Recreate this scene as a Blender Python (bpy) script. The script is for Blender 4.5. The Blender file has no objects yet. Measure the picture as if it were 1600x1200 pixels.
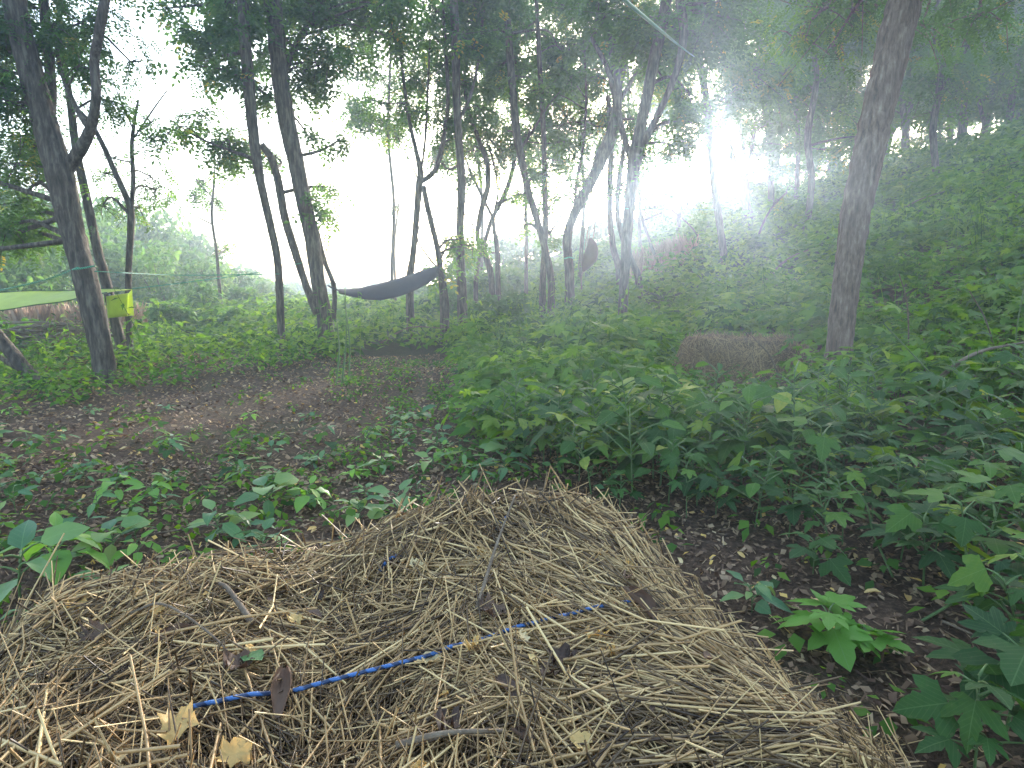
import bpy, math, random
import numpy as np
from mathutils import Vector, Matrix, Euler

rnd = random.Random(7)
rng = np.random.default_rng(11)
S = bpy.context.scene
COL = S.collection
R = math.radians

# ------------------------------------------------------------------ camera
CAM_H = 0.95
PITCH = 9.2
FPX = 953.0            # focal length in pixels of the 1600 px wide photograph
cam_d = bpy.data.cameras.new("camera")
cam = bpy.data.objects.new("camera", cam_d)
COL.objects.link(cam)
cam.location = (0, 0, CAM_H)
cam.rotation_euler = (R(90 - PITCH), 0, 0)
cam_d.sensor_width = 36
cam_d.lens = 36 * FPX / 1600
cam_d.clip_start = 0.02
cam_d.clip_end = 900
S.camera = cam

# ------------------------------------------------------------------ sky, sun, exposure
SUN_AZ, SUN_EL = 18.3, 10.2
W = bpy.data.worlds.new("World")
S.world = W
W.use_nodes = True
nt = W.node_tree
nt.nodes.clear()
sky = nt.nodes.new("ShaderNodeTexSky")
sky.sky_type = 'NISHITA'
sky.sun_disc = False
sky.sun_elevation = R(SUN_EL)
sky.sun_rotation = R(SUN_AZ)
sky.air_density = 1.0
sky.dust_density = 3.0
sky.ozone_density = 1.0
bg = nt.nodes.new("ShaderNodeBackground")
bg.inputs['Strength'].default_value = 0.15
wo = nt.nodes.new("ShaderNodeOutputWorld")
nt.links.new(sky.outputs[0], bg.inputs[0])
nt.links.new(bg.outputs[0], wo.inputs[0])

sun_d = bpy.data.lights.new("sun", 'SUN')
sun_d.energy = 2.2
sun_d.angle = R(0.6)
sun_d.color = (1.0, 0.96, 0.90)
sun = bpy.data.objects.new("sun", sun_d)
COL.objects.link(sun)
sd = Vector((math.sin(R(SUN_AZ)) * math.cos(R(SUN_EL)), math.cos(R(SUN_AZ)) * math.cos(R(SUN_EL)), math.sin(R(SUN_EL))))
sun.rotation_euler = sd.to_track_quat('Z', 'Y').to_euler()
sun.location = sd * 60

S.view_settings.view_transform = 'Standard'
S.view_settings.look = 'None'
S.view_settings.gamma = 1.0
S.view_settings.use_curve_mapping = False
S.view_settings.exposure = 3.2
S.render.engine = 'CYCLES'
cy = S.cycles
cy.max_bounces = 8
cy.diffuse_bounces = 3
cy.glossy_bounces = 2
cy.transmission_bounces = 4
cy.volume_bounces = 1
cy.transparent_max_bounces = 6
cy.use_denoising = True
cy.volume_step_rate = 2.0

HAZE_DENSITY = 0.0068
HAZE_G = 0.76

# ------------------------------------------------------------------ projection helpers (used to measure positions off the photograph)
cp, sp_ = math.cos(R(PITCH)), math.sin(R(PITCH))
def ray(px, py):
    u, v = (px - 800) / FPX, (600 - py) / FPX
    return np.array([u, cp + v * sp_, -sp_ + v * cp])
def at(px, py, Y):
    d = ray(px, py)
    return np.array([0, 0, CAM_H]) + d * (Y / d[1])
def project(x, y, z):
    dz = z - CAM_H
    dep = y * cp - dz * sp_
    up = y * sp_ + dz * cp
    dep = np.maximum(dep, 1e-3)
    return 800 + FPX * x / dep, 600 - FPX * up / dep, dep

def sstep(a):
    a = np.clip(a, 0, 1)
    return a * a * (3 - 2 * a)
def softplus(s, k):
    return k * np.logaddexp(0, s / k)
def ter(x, y):
    x = np.asarray(x, float); y = np.asarray(y, float)
    q = .853 * x + .522 * y
    over = softplus(q - 20.3, .35)
    xx, yy = x - .853 * over, y - .522 * over
    s = .355 * xx + .095 * yy - 1.4
    z = softplus(s, .35)
    z = np.minimum(z, 9 + 0 * z)
    n = .05 * np.sin(x * 1.1 + .7 * y) * np.sin(y * .9 - x * .4) + .02 * np.sin(3.1 * x + 1.2) * np.sin(2.7 * y)
    rise = sstep((np.hypot(x, y) - 1.5) / 4)
    return z + n * rise - .03 * over + .05*0
def ground_at(px, py):
    d = ray(px, py)
    o = np.array([0, 0, CAM_H])
    t = .3
    while t < 120:
        p = o + d * t
        if p[2] < ter(p[0], p[1]): return p
        t += .01 + t * .004
    return o + d * 60

# ------------------------------------------------------------------ mesh helpers
def mesh_np(name, V, F, mat, tint=None, smooth=False):
    V = np.asarray(V, np.float32); F = np.asarray(F, np.int32)
    me = bpy.data.meshes.new(name)
    k = F.shape[1]
    me.vertices.add(len(V)); me.vertices.foreach_set('co', V.ravel())
    me.loops.add(F.size); me.loops.foreach_set('vertex_index', F.ravel())
    me.polygons.add(len(F))
    me.polygons.foreach_set('loop_start', np.arange(0, F.size, k, dtype=np.int32))
    me.update(calc_edges=True)
    if smooth: me.polygons.foreach_set('use_smooth', np.ones(len(F), bool))
    if tint is not None:
        a = me.attributes.new('tint', 'FLOAT', 'FACE')
        a.data.foreach_set('value', np.asarray(tint, np.float32))
    for m in (mat if isinstance(mat, (list, tuple)) else [mat]): me.materials.append(m)
    return me
def link(name, data, parent=None, loc=None, rot=None, **props):
    o = bpy.data.objects.new(name, data)
    COL.objects.link(o)
    if parent is not None: o.parent = parent
    if loc is not None: o.location = loc
    if rot is not None: o.rotation_euler = rot
    for k, v in props.items(): o[k] = v
    return o
def empty(name, loc, rot=(0, 0, 0), **props):
    o = link(name, None, loc=tuple(loc), rot=rot, **props)
    o.empty_display_size = .1
    return o

def catmull(P, n):
    P = np.asarray(P, float)
    if len(P) < 3:
        t = np.linspace(0, 1, n)[:, None]
        return P[0] * (1 - t) + P[-1] * t
    Q = np.vstack([2 * P[0] - P[1], P, 2 * P[-1] - P[-2]])
    out = []
    m = len(P) - 1
    for t in np.linspace(0, m - 1e-6, n):
        i = int(t); f = t - i
        a, b, c, d = Q[i], Q[i + 1], Q[i + 2], Q[i + 3]
        out.append(.5 * ((2 * b) + (-a + c) * f + (2 * a - 5 * b + 4 * c - d) * f * f + (-a + 3 * b - 3 * c + d) * f ** 3))
    return np.array(out)
def tube(P, rad, sides=8, rough=0.0, cap=True):
    """quads round a path; ends closed by shrinking the last ring"""
    P = np.asarray(P, float); n = len(P)
    rad = np.broadcast_to(np.asarray(rad, float), (n,)).copy()
    T = np.gradient(P, axis=0)
    T /= np.linalg.norm(T, axis=1)[:, None] + 1e-9
    ref = np.array([0, 0, 1.]) if abs(T[0][2]) < .8 else np.array([1., 0, 0])
    U = np.cross(T, ref); U /= np.linalg.norm(U, axis=1)[:, None] + 1e-9
    Wv = np.cross(T, U)
    a = np.linspace(0, 2 * np.pi, sides, endpoint=False)
    rr = rad[:, None] * np.ones(sides)[None]
    if rough:
        ph = rng.random(3) * 6
        s = np.arange(n)[:, None] * .5
        rr = rr * (1 + rough * (np.sin(3 * a[None] + ph[0] + s * .35) * .5 + np.sin(5 * a[None] + ph[1] - s * .5) * .35 + rng.normal(0, .35, rr.shape)))
    V = P[:, None] + rr[..., None] * (np.cos(a)[None, :, None] * U[:, None] + np.sin(a)[None, :, None] * Wv[:, None])
    V = V.reshape(-1, 3)
    i = np.arange(n - 1)[:, None] * sides; j = np.arange(sides)[None]; j2 = (j + 1) % sides
    F = np.stack([i + j, i + j2, i + sides + j2, i + sides + j], -1).reshape(-1, 4)
    if cap:
        V = np.vstack([V, P[0], P[-1]])
        c0, c1 = len(V) - 2, len(V) - 1
        jj = np.arange(0, sides, 2)
        f0 = np.stack([np.full(len(jj), c0), (jj + 2) % sides, (jj + 1) % sides, jj], -1)
        b = (n - 1) * sides
        f1 = np.stack([np.full(len(jj), c1), b + jj, b + (jj + 1) % sides, b + (jj + 2) % sides], -1)
        if sides % 2 == 0: F = np.vstack([F, f0, f1])
    return V, F
def join(parts):
    Vs, Fs, Ts, o = [], [], [], 0
    for p in parts:
        V, F = p[0], p[1]
        Vs.append(V); Fs.append(np.asarray(F) + o); o += len(V)
        Ts.append(p[2] if len(p) > 2 else np.zeros(len(F)))
    return np.vstack(Vs), np.vstack(Fs), np.concatenate(Ts)
def quads_to_tris(F):
    return np.vstack([F[:, [0, 1, 2]], F[:, [0, 2, 3]]])
def scatter(tV, tF, pos, M, tint, tT=None):
    """copies of a template baked into arrays; M is (N,3,3) including scale"""
    N = len(pos)
    V = np.einsum('nij,vj->nvi', M, tV) + pos[:, None]
    F = tF[None] + (np.arange(N) * len(tV))[:, None, None]
    T = np.repeat(np.asarray(tint)[:, None], len(tF), 1)
    if tT is not None: T = np.mod(T + tT[None] * .55, 1.0)
    return V.reshape(-1, 3), F.reshape(-1, tF.shape[1]), T.ravel()
def rotm(z, x=0, y=0):
    """arrays of rotation matrices Rz @ Rx @ Ry"""
    z, x, y = np.broadcast_arrays(np.asarray(z, float), np.asarray(x, float), np.asarray(y, float))
    cz, sz, cx, sx, cy_, sy = np.cos(z), np.sin(z), np.cos(x), np.sin(x), np.cos(y), np.sin(y)
    o, l = np.zeros_like(z), np.ones_like(z)
    def m(*r): return np.stack(r, -1).reshape(z.shape + (3, 3))
    return m(cz, -sz, o, sz, cz, o, o, o, l) @ m(l, o, o, o, cx, -sx, o, sx, cx) @ m(cy_, o, sy, o, l, o, -sy, o, cy_)

# ------------------------------------------------------------------ materials
def nodes(name):
    m = bpy.data.materials.new(name); m.use_nodes = True
    t = m.node_tree; t.nodes.clear()
    return m, t, t.nodes, t.links
def ramp(N, stops):
    r = N.new('ShaderNodeValToRGB')
    while len(r.color_ramp.elements) < len(stops): r.color_ramp.elements.new(.5)
    for e, (p, c) in zip(r.color_ramp.elements, stops):
        e.position = p; e.color = (*c, 1)
    return r
def noise(N, L, scale, detail=4, rough=.6, coord='Object', stretch=None):
    tc = N.new('ShaderNodeTexCoord')
    n = N.new('ShaderNodeTexNoise'); n.inputs['Scale'].default_value = scale
    n.inputs['Detail'].default_value = detail; n.inputs['Roughness'].default_value = rough
    src = tc.outputs[coord]
    if stretch:
        mp = N.new('ShaderNodeMapping'); mp.inputs['Scale'].default_value = stretch
        L.new(src, mp.inputs[0]); src = mp.outputs[0]
    L.new(src, n.inputs['Vector'])
    return n
def leaf_mat(name, stops, transl=.35, rough=.55, spots=0.0, spec=.2, per_object=False, nscale=25, veins=True):
    m, t, N, L = nodes(name)
    at_ = N.new('ShaderNodeAttribute'); at_.attribute_name = 'tint'
    val = at_.outputs['Fac']
    if per_object:
        oi = N.new('ShaderNodeObjectInfo'); val = oi.outputs['Random']
    nz = noise(N, L, nscale, 3, .6)
    ad = N.new('ShaderNodeMath'); ad.operation = 'MULTIPLY_ADD'
    L.new(nz.outputs['Fac'], ad.inputs[0]); ad.inputs[1].default_value = .35; L.new(val, ad.inputs[2])
    sb = N.new('ShaderNodeMath'); sb.operation = 'SUBTRACT'; L.new(ad.outputs[0], sb.inputs[0]); sb.inputs[1].default_value = .17
    r = ramp(N, stops); L.new(sb.outputs[0], r.inputs[0])
    colr = r.outputs[0]
    if spots:
        s = noise(N, L, 9 if per_object else 60, 5, .7)
        rr = ramp(N, [(.60, (0, 0, 0)), (.68, (1, 1, 1))]); L.new(s.outputs['Fac'], rr.inputs[0])
        mx = N.new('ShaderNodeMix'); mx.data_type = 'RGBA'
        ml = N.new('ShaderNodeMath'); ml.operation = 'MULTIPLY'; ml.inputs[1].default_value = spots
        L.new(rr.outputs[0], ml.inputs[0]); L.new(ml.outputs[0], mx.inputs[0])
        L.new(colr, mx.inputs[6]); mx.inputs[7].default_value = (.16, .12, .06, 1)
        colr = mx.outputs[2]
    if per_object and veins:
        tc = N.new('ShaderNodeTexCoord'); sx = N.new('ShaderNodeSeparateXYZ'); L.new(tc.outputs['Object'], sx.inputs[0])
        def mth(op, a, b=None, c=None):
            n = N.new('ShaderNodeMath'); n.operation = op
            for i, v in enumerate((a, b, c)):
                if v is None: continue
                if isinstance(v, (int, float)): n.inputs[i].default_value = v
                else: L.new(v, n.inputs[i])
            return n.outputs[0]
        ax = mth('ABSOLUTE', sx.outputs['X'])
        side = mth('SINE', mth('MULTIPLY', mth('SUBTRACT', sx.outputs['Y'], mth('MULTIPLY', ax, 1.15)), 46))
        side = mth('MULTIPLY', mth('POWER', mth('MAXIMUM', side, 0.0), 9.0), .5)
        mid = mth('LESS_THAN', ax, .010)
        vein = mth('MAXIMUM', side, mid)
        mv = N.new('ShaderNodeMix'); mv.data_type = 'RGBA'; L.new(mth('MULTIPLY', vein, .2), mv.inputs[0])
        L.new(colr, mv.inputs[6]); mv.inputs[7].default_value = (.20, .30, .12, 1); colr = mv.outputs[2]
    p = N.new('ShaderNodeBsdfPrincipled')
    L.new(colr, p.inputs['Base Color']); p.inputs['Roughness'].default_value = rough
    p.inputs['Specular IOR Level'].default_value = spec
    bp = N.new('ShaderNodeBump'); bp.inputs['Strength'].default_value = .25; bp.inputs['Distance'].default_value = .003
    L.new(nz.outputs['Fac'], bp.inputs['Height']); L.new(bp.outputs[0], p.inputs['Normal'])
    tr = N.new('ShaderNodeBsdfTranslucent')
    hs = N.new('ShaderNodeHueSaturation'); hs.inputs['Hue'].default_value = .485; hs.inputs['Saturation'].default_value = 1.1; hs.inputs['Value'].default_value = 2.0
    L.new(colr, hs.inputs['Color']); L.new(hs.outputs[0], tr.inputs['Color'])
    ms = N.new('ShaderNodeMixShader'); ms.inputs[0].default_value = transl
    L.new(p.outputs[0], ms.inputs[1]); L.new(tr.outputs[0], ms.inputs[2])
    o = N.new('ShaderNodeOutputMaterial'); L.new(ms.outputs[0], o.inputs[0])
    return m
def solid_mat(name, stops, scale=8, rough=.8, bump=.3, dist=.01, stretch=None, spec=.25, use_tint=False, detail=6, coord='Object'):
    m, t, N, L = nodes(name)
    nz = noise(N, L, scale, detail, .65, coord, stretch)
    val = nz.outputs['Fac']
    if use_tint:
        a = N.new('ShaderNodeAttribute'); a.attribute_name = 'tint'
        mm = N.new('ShaderNodeMath'); mm.operation = 'MULTIPLY_ADD'
        L.new(val, mm.inputs[0]); mm.inputs[1].default_value = .4; L.new(a.outputs['Fac'], mm.inputs[2])
        s2 = N.new('ShaderNodeMath'); s2.operation = 'SUBTRACT'; L.new(mm.outputs[0], s2.inputs[0]); s2.inputs[1].default_value = .2
        val = s2.outputs[0]
    r = ramp(N, stops); L.new(val, r.inputs[0])
    p = N.new('ShaderNodeBsdfPrincipled'); L.new(r.outputs[0], p.inputs['Base Color'])
    p.inputs['Roughness'].default_value = rough; p.inputs['Specular IOR Level'].default_value = spec
    bp = N.new('ShaderNodeBump'); bp.inputs['Strength'].default_value = bump; bp.inputs['Distance'].default_value = dist
    L.new(nz.outputs['Fac'], bp.inputs['Height']); L.new(bp.outputs[0], p.inputs['Normal'])
    o = N.new('ShaderNodeOutputMaterial'); L.new(p.outputs[0], o.inputs[0])
    return m

G_DARK, G_MID, G_PALE, G_YEL = (.021, .056, .010), (.045, .115, .013), (.082, .175, .018), (.15, .215, .025)  # the leaves' own greens, dark to yellow, spread by tint and noise
M_crown = leaf_mat('locust_leaf', [(0, (.03, .068, .018)), (.5, (.055, .115, .024)), (.85, (.09, .17, .03)), (1, (.24, .2, .03))], .58, .6)
M_crown_far = leaf_mat('far_leaf', [(0, (.03, .07, .02)), (.5, (.055, .12, .03)), (1, (.10, .18, .04))], .42, .6)
M_under = leaf_mat('undergrowth_leaf', [(0, G_DARK), (.45, G_MID), (.8, G_PALE), (1, (.14, .23, .03))], .42, .6)
M_lobed = leaf_mat('lobed_leaf', [(0, (.020, .055, .016)), (.45, (.036, .092, .018)), (.8, (.075, .15, .02)), (1, G_YEL)], .34, .6, spots=.25, per_object=True, nscale=5)
M_broad = leaf_mat('broad_leaf', [(0, (.05, .12, .05)), (.4, (.085, .17, .06)), (.75, (.13, .22, .07)), (1, (.18, .24, .06))], .25, .4, spots=.45, per_object=True, nscale=5)
M_lobed2 = leaf_mat('oval_leaf', [(0, (.028, .072, .018)), (.5, (.05, .118, .02)), (.85, (.09, .17, .025)), (1, (.24, .26, .05))], .38, .6, spots=.35, per_object=True, nscale=5)
M_lime = leaf_mat('fresh_leaf', [(0, (.10, .23, .035)), (1, (.15, .30, .05))], .4, .4, per_object=True)
M_stem = solid_mat('green_stem', [(.3, (.05, .10, .03)), (.7, (.13, .18, .06))], 30, .5, .1)
M_twig = solid_mat('dry_twig', [(.3, (.07, .045, .03)), (.7, (.20, .15, .10))], 40, .8, .3, .002)
M_dead = leaf_mat('dead_leaf', [(0, (.05, .026, .018)), (.3, (.13, .078, .046)), (.55, (.22, .14, .08)), (.85, (.40, .29, .17)), (1, (.6, .38, .10))], .12, .7, spec=.2)
M_yellow = leaf_mat('yellow_leaf', [(0, (.50, .32, .11)), (.5, (.62, .45, .18)), (1, (.66, .52, .28))], .25, .5, spots=.5, per_object=True, nscale=6, veins=False)
M_brownleaf = leaf_mat('brown_leaf', [(0, (.055, .034, .024)), (1, (.17, .105, .068))], .1, .6, spots=.3, per_object=True, nscale=6, veins=False)
M_straw = solid_mat('straw', [(0, (.032, .017, .008)), (.25, (.13, .08, .038)), (.55, (.39, .24, .10)), (1, (.74, .52, .24))], 60, .5, .1, .001, spec=.4, use_tint=True, detail=3)
M_strawcore_shade = solid_mat('straw_core_shade', [(.3, (.022, .013, .007)), (.7, (.10, .064, .032))], 40, .9, 1, .02)  # core coloured extra dark: shade in the gaps between straws is painted in
M_olds = solid_mat('weathered_straw', [(0, (.05, .028, .014)), (.5, (.21, .13, .06)), (1, (.48, .33, .16))], 60, .6, .1, .001, use_tint=True, detail=3)
M_bark = solid_mat('bark', [(.3, (.02, .015, .012)), (.48, (.07, .053, .04)), (.6, (.13, .105, .08)), (.78, (.2, .19, .13))], 9, .9, 1, .035, stretch=(3.2, 3.2, .55), detail=8)
M_bark2 = solid_mat('reddish_bark', [(.3, (.04, .026, .019)), (.48, (.12, .078, .055)), (.6, (.19, .13, .095)), (.78, (.3, .26, .2))], 12, .9, 1, .03, stretch=(3.0, 3.0, .7), detail=8)
M_reed = solid_mat('dry_reed', [(0, (.22, .13, .09)), (1, (.42, .28, .18))], 20, .7, .1, .01, use_tint=True)

# ground: soil, litter and far meadow green mixed by noise and place
def ground_material():
    m, t, N, L = nodes('forest_soil')
    big = noise(N, L, .9, 5, .6); fine = noise(N, L, 45, 8, .75); mid = noise(N, L, 9, 6, .7)
    soil = ramp(N, [(.3, (.032, .020, .013)), (.5, (.088, .054, .034)), (.62, (.16, .10, .062)), (.75, (.27, .19, .12))])
    L.new(fine.outputs['Fac'], soil.inputs[0])
    moss = ramp(N, [(.3, (.02, .035, .012)), (.7, (.05, .085, .022))]); L.new(mid.outputs['Fac'], moss.inputs[0])
    geo = N.new('ShaderNodeNewGeometry'); sx = N.new('ShaderNodeSeparateXYZ'); L.new(geo.outputs['Position'], sx.inputs[0])
    far = N.new('ShaderNodeMapRange'); far.inputs[1].default_value = 6; far.inputs[2].default_value = 12; L.new(sx.outputs['Y'], far.inputs[0])
    ns = N.new('ShaderNodeMapRange'); ns.inputs[1].default_value = .5; ns.inputs[2].default_value = .62; ns.inputs[4].default_value = .35; L.new(big.outputs['Fac'], ns.inputs[0])
    mx_ = N.new('ShaderNodeMath'); mx_.operation = 'MAXIMUM'; L.new(far.outputs[0], mx_.inputs[0]); L.new(ns.outputs[0], mx_.inputs[1])
    mx = N.new('ShaderNodeMix'); mx.data_type = 'RGBA'
    L.new(mx_.outputs[0], mx.inputs[0]); L.new(soil.outputs[0], mx.inputs[6]); L.new(moss.outputs[0], mx.inputs[7])
    p = N.new('ShaderNodeBsdfPrincipled'); L.new(mx.outputs[2], p.inputs['Base Color']); p.inputs['Roughness'].default_value = .95; p.inputs['Specular IOR Level'].default_value = .15
    bp = N.new('ShaderNodeBump'); bp.inputs['Strength'].default_value = 1; bp.inputs['Distance'].default_value = .03
    L.new(fine.outputs['Fac'], bp.inputs['Height']); L.new(bp.outputs[0], p.inputs['Normal'])
    o = N.new('ShaderNodeOutputMaterial'); L.new(p.outputs[0], o.inputs[0])
    return m
M_ground = ground_material()

# ------------------------------------------------------------------ ground
def build_ground():
    n = 300
    u = np.linspace(-1, 1, n)
    gx = 22 * u + 128 * u ** 5
    gy = 22 * u + 128 * u ** 5 + 8
    X, Y = np.meshgrid(gx, gy)
    Z = ter(X, Y)
    V = np.stack([X, Y, Z], -1).reshape(-1, 3)
    i = np.arange(n - 1)[:, None] * n + np.arange(n - 1)[None]
    F = np.stack([i, i + 1, i + n + 1, i + n], -1).reshape(-1, 4)
    link('ground', mesh_np('ground', V, F, M_ground, smooth=True), kind='structure')
build_ground()

# haze: one closed box of even air round the scene
def build_haze():
    m, t, N, L = nodes('haze_air')
    pv = N.new('ShaderNodeVolumePrincipled')
    pv.inputs['Color'].default_value = (.68, .82, 1, 1)
    pv.inputs['Density'].default_value = HAZE_DENSITY
    pv.inputs['Anisotropy'].default_value = HAZE_G
    o = N.new('ShaderNodeOutputMaterial'); L.new(pv.outputs[0], o.inputs['Volume'])
    x, y0, y1, z0, z1 = 152, -144, 160, -7.0, 19.5
    V = [(sx, sy, sz) for sz in (z0, z1) for sy in (y0, y1) for sx in (-x, x)]
    F = [(0, 2, 3, 1), (4, 5, 7, 6), (0, 1, 5, 4), (2, 6, 7, 3), (0, 4, 6, 2), (1, 3, 7, 5)]
    link('haze', mesh_np('haze', V, F, m), kind='stuff')
if HAZE_DENSITY > 0: build_haze()

# ------------------------------------------------------------------ leaf shapes (base at origin, pointing +Y, upper side +Z)
def leaf_ovate(w=.42, droop=.25, fold=.12, wave=.03, segs=5, asym=0):
    s = np.linspace(0, 1, segs + 1)
    hw = w * .5 * np.sin(np.pi * s ** .75) ** .8
    y = s * np.cos(droop * s); z = -droop * s ** 2 * .6
    V = [(asym * math.sin(3 * a), y[i], z[i]) for i, a in enumerate(s)]
    Lf, Rt = {}, {}
    for i in range(1, segs):
        wv = wave * math.sin(i * 2.3)
        Lf[i] = len(V); V.append((V[i][0] - hw[i], y[i] - .02, z[i] + fold * hw[i] * 2 + wv))
        Rt[i] = len(V); V.append((V[i][0] + hw[i], y[i] - .02, z[i] + fold * hw[i] * 2 - wv))
    F = []
    for side, flip in ((Lf, 0), (Rt, 1)):
        f = [(0, 1, side[1])]
        for i in range(1, segs - 1):
            f += [(i, i + 1, side[i + 1]), (i, side[i + 1], side[i])]
        f += [(segs - 1, segs, side[segs - 1])]
        F += [(a, c, b) if flip else (a, b, c) for a, b, c in f]
    return np.array(V, float), np.array(F)
def leaf_lobed(angles=(-78, -40, 0, 40, 78), lens=(.55, .85, 1, .85, .55), width=.2, sinus=.34, serr=True, droop=.18, start=.0):
    V = [(0, 0, 0)]; F = []
    k = len(angles)
    sin_pts = []
    for i in range(k + 1):
        if i == 0: a, r = angles[0] - 24, sinus * .5
        elif i == k: a, r = angles[-1] + 24, sinus * .5
        else: a, r = (angles[i - 1] + angles[i]) / 2, sinus * (.6 + .4 * min(lens[i - 1], lens[i]))
        a = R(a); sin_pts.append(len(V)); V.append((r * math.sin(a), r * math.cos(a), -.02))
    for i, (a, l) in enumerate(zip(angles, lens)):
        a = R(a); dx, dy = math.sin(a), math.cos(a); nx, ny = dy, -dx
        def P(s, o, z=0):
            V.append((l * s * dx + o * l * nx, l * s * dy + o * l * ny, z - droop * (l * s) ** 2)); return len(V) - 1
        m = P(.45, 0, -.025); tip = P(1, 0)
        if serr:
            m2 = P(.72, 0, -.015)
            a1, a2, a3 = P(.52, -width * .95, .02), P(.58, -width * .72, .01), P(.76, -width * .62, .015)
            b1, b2, b3 = P(.52, width * .95, .02), P(.58, width * .72, .01), P(.76, width * .62, .015)
            s0, s1 = sin_pts[i], sin_pts[i + 1]
            F += [(0, m, s0), (s0, m, a1), (a1, m, a2), (a2, m, m2), (a2, m2, a3), (a3, m2, tip), (0, s1, m), (s1, b1, m), (b1, b2, m), (b2, m2, m), (b2, b3, m2), (b3, tip, m2)]
        else:
            a1, b1 = P(.6, -width * .8, .02), P(.6, width * .8, .02)
            s0, s1 = sin_pts[i], sin_pts[i + 1]
            F += [(0, m, s0), (s0, m, a1), (a1, m, tip), (0, s1, m), (s1, b1, m), (b1, tip, m)]
    return np.array(V, float), np.array(F)
def leaf_simple(w=.5):   # 4 triangles, folded
    V = np.array([(0, 0, 0), (-w / 2, .42, .05), (w / 2, .42, .05), (0, .5, -.03), (0, 1, -.12)], float)
    F = np.array([(0, 3, 1), (0, 2, 3), (1, 3, 4), (3, 2, 4)])
    return V, F
def pinnate(pairs=5, leaflet=.26, w=.11):
    """compound leaf: leaflets either side of a rachis, two triangles each"""
    Vs, Fs = [], []
    def add(x, y, z, ang, l, dz):
        c, s = math.cos(ang), math.sin(ang)
        b = len(Vs)
        Vs.extend([(x, y, z), (x + c * l * .5 - s * w * .5, y + s * l * .5 + c * w * .5, z + dz * .3 + .01), (x + c * l, y + s * l, z + dz), (x + c * l * .5 + s * w * .5, y + s * l * .5 - c * w * .5, z + dz * .3 + .01)])
        Fs.extend([(b, b + 3, b + 1), (b + 3, b + 2, b + 1)])
    for i in range(pairs):
        s = .12 + .8 * i / pairs
        z = -.25 * s * s
        for sg in (-1, 1):
            add(0, s, z, math.pi / 2 - sg * R(62 + rnd.uniform(-10, 10)), leaflet * rnd.uniform(.8, 1.15), rnd.uniform(-.1, .02))
    add(0, .93, -.25, math.pi / 2, leaflet, -.06)
    return np.array(Vs, float), np.array(Fs)
PIN = [pinnate(), pinnate(4, .3, .15), pinnate(5, .27, .13)]
PINF = [pinnate(3, .36, .2), pinnate(4, .32, .18), pinnate(3, .4, .2)]

# ------------------------------------------------------------------ trees
def crown_leaves(centres, radii, counts, leaf=.19, droop=.5, lmin=.6, far=False):
    """compound leaves on twigs that fan out of each clump centre; returns leaves and twigs"""
    L_parts, T_parts = [], []
    for c, r, n in zip(centres, radii, counts):
        nt_ = max(5, int(6 + r * 7))
        pos, az, ti = [], [], []
        per = max(2, int(n / nt_))
        for k in range(nt_):
            d = rng.normal(size=3); d[2] = d[2] * .55 + .1; d /= np.linalg.norm(d)
            ln = r * rng.uniform(.45, 1.25)
            side = rng.normal(size=3) * .25
            s = np.linspace(0, 1, 4)[:, None]
            P = c + d * ln * s + side * ln * s ** 2 + np.array([0, 0, -.25 * ln]) * s ** 2.5
            T_parts.append(tube(P, np.linspace(.008, .003, 4) * (1 + r * .4), 3, cap=False))
            ss = rng.uniform(.15, 1, per) ** .75
            idx = np.clip(ss * 3, 0, 2.999); i0 = idx.astype(int); f = (idx - i0)[:, None]
            pp = P[i0] * (1 - f) + P[i0 + 1] * f + rng.normal(size=(per, 3)) * .05 * (1 + r)
            pos.append(pp)
            base = math.atan2(-d[0], d[1])
            az.append(base + rng.choice([-1, 1], per) * rng.uniform(.2, 1.5, per))
        pos = np.vstack(pos); az = np.concatenate(az); m = len(pos)
        M = rotm(az, rng.normal(-droop, .35, m), rng.normal(0, .4, m)) * (leaf * rng.uniform(lmin, 1.25, m))[:, None, None]
        clump_t = rng.uniform(.15, .7)
        tint = np.clip(clump_t + rng.normal(0, .14, m), 0, .93)
        tint[rng.random(m) < .012] = 1
        kind = rng.integers(0, 3, m); TP = PINF if far else PIN
        for q in range(3):
            w = kind == q
            if w.any(): L_parts.append(scatter(*TP[q], pos[w], M[w], tint[w]))
    return L_parts, T_parts

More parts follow.
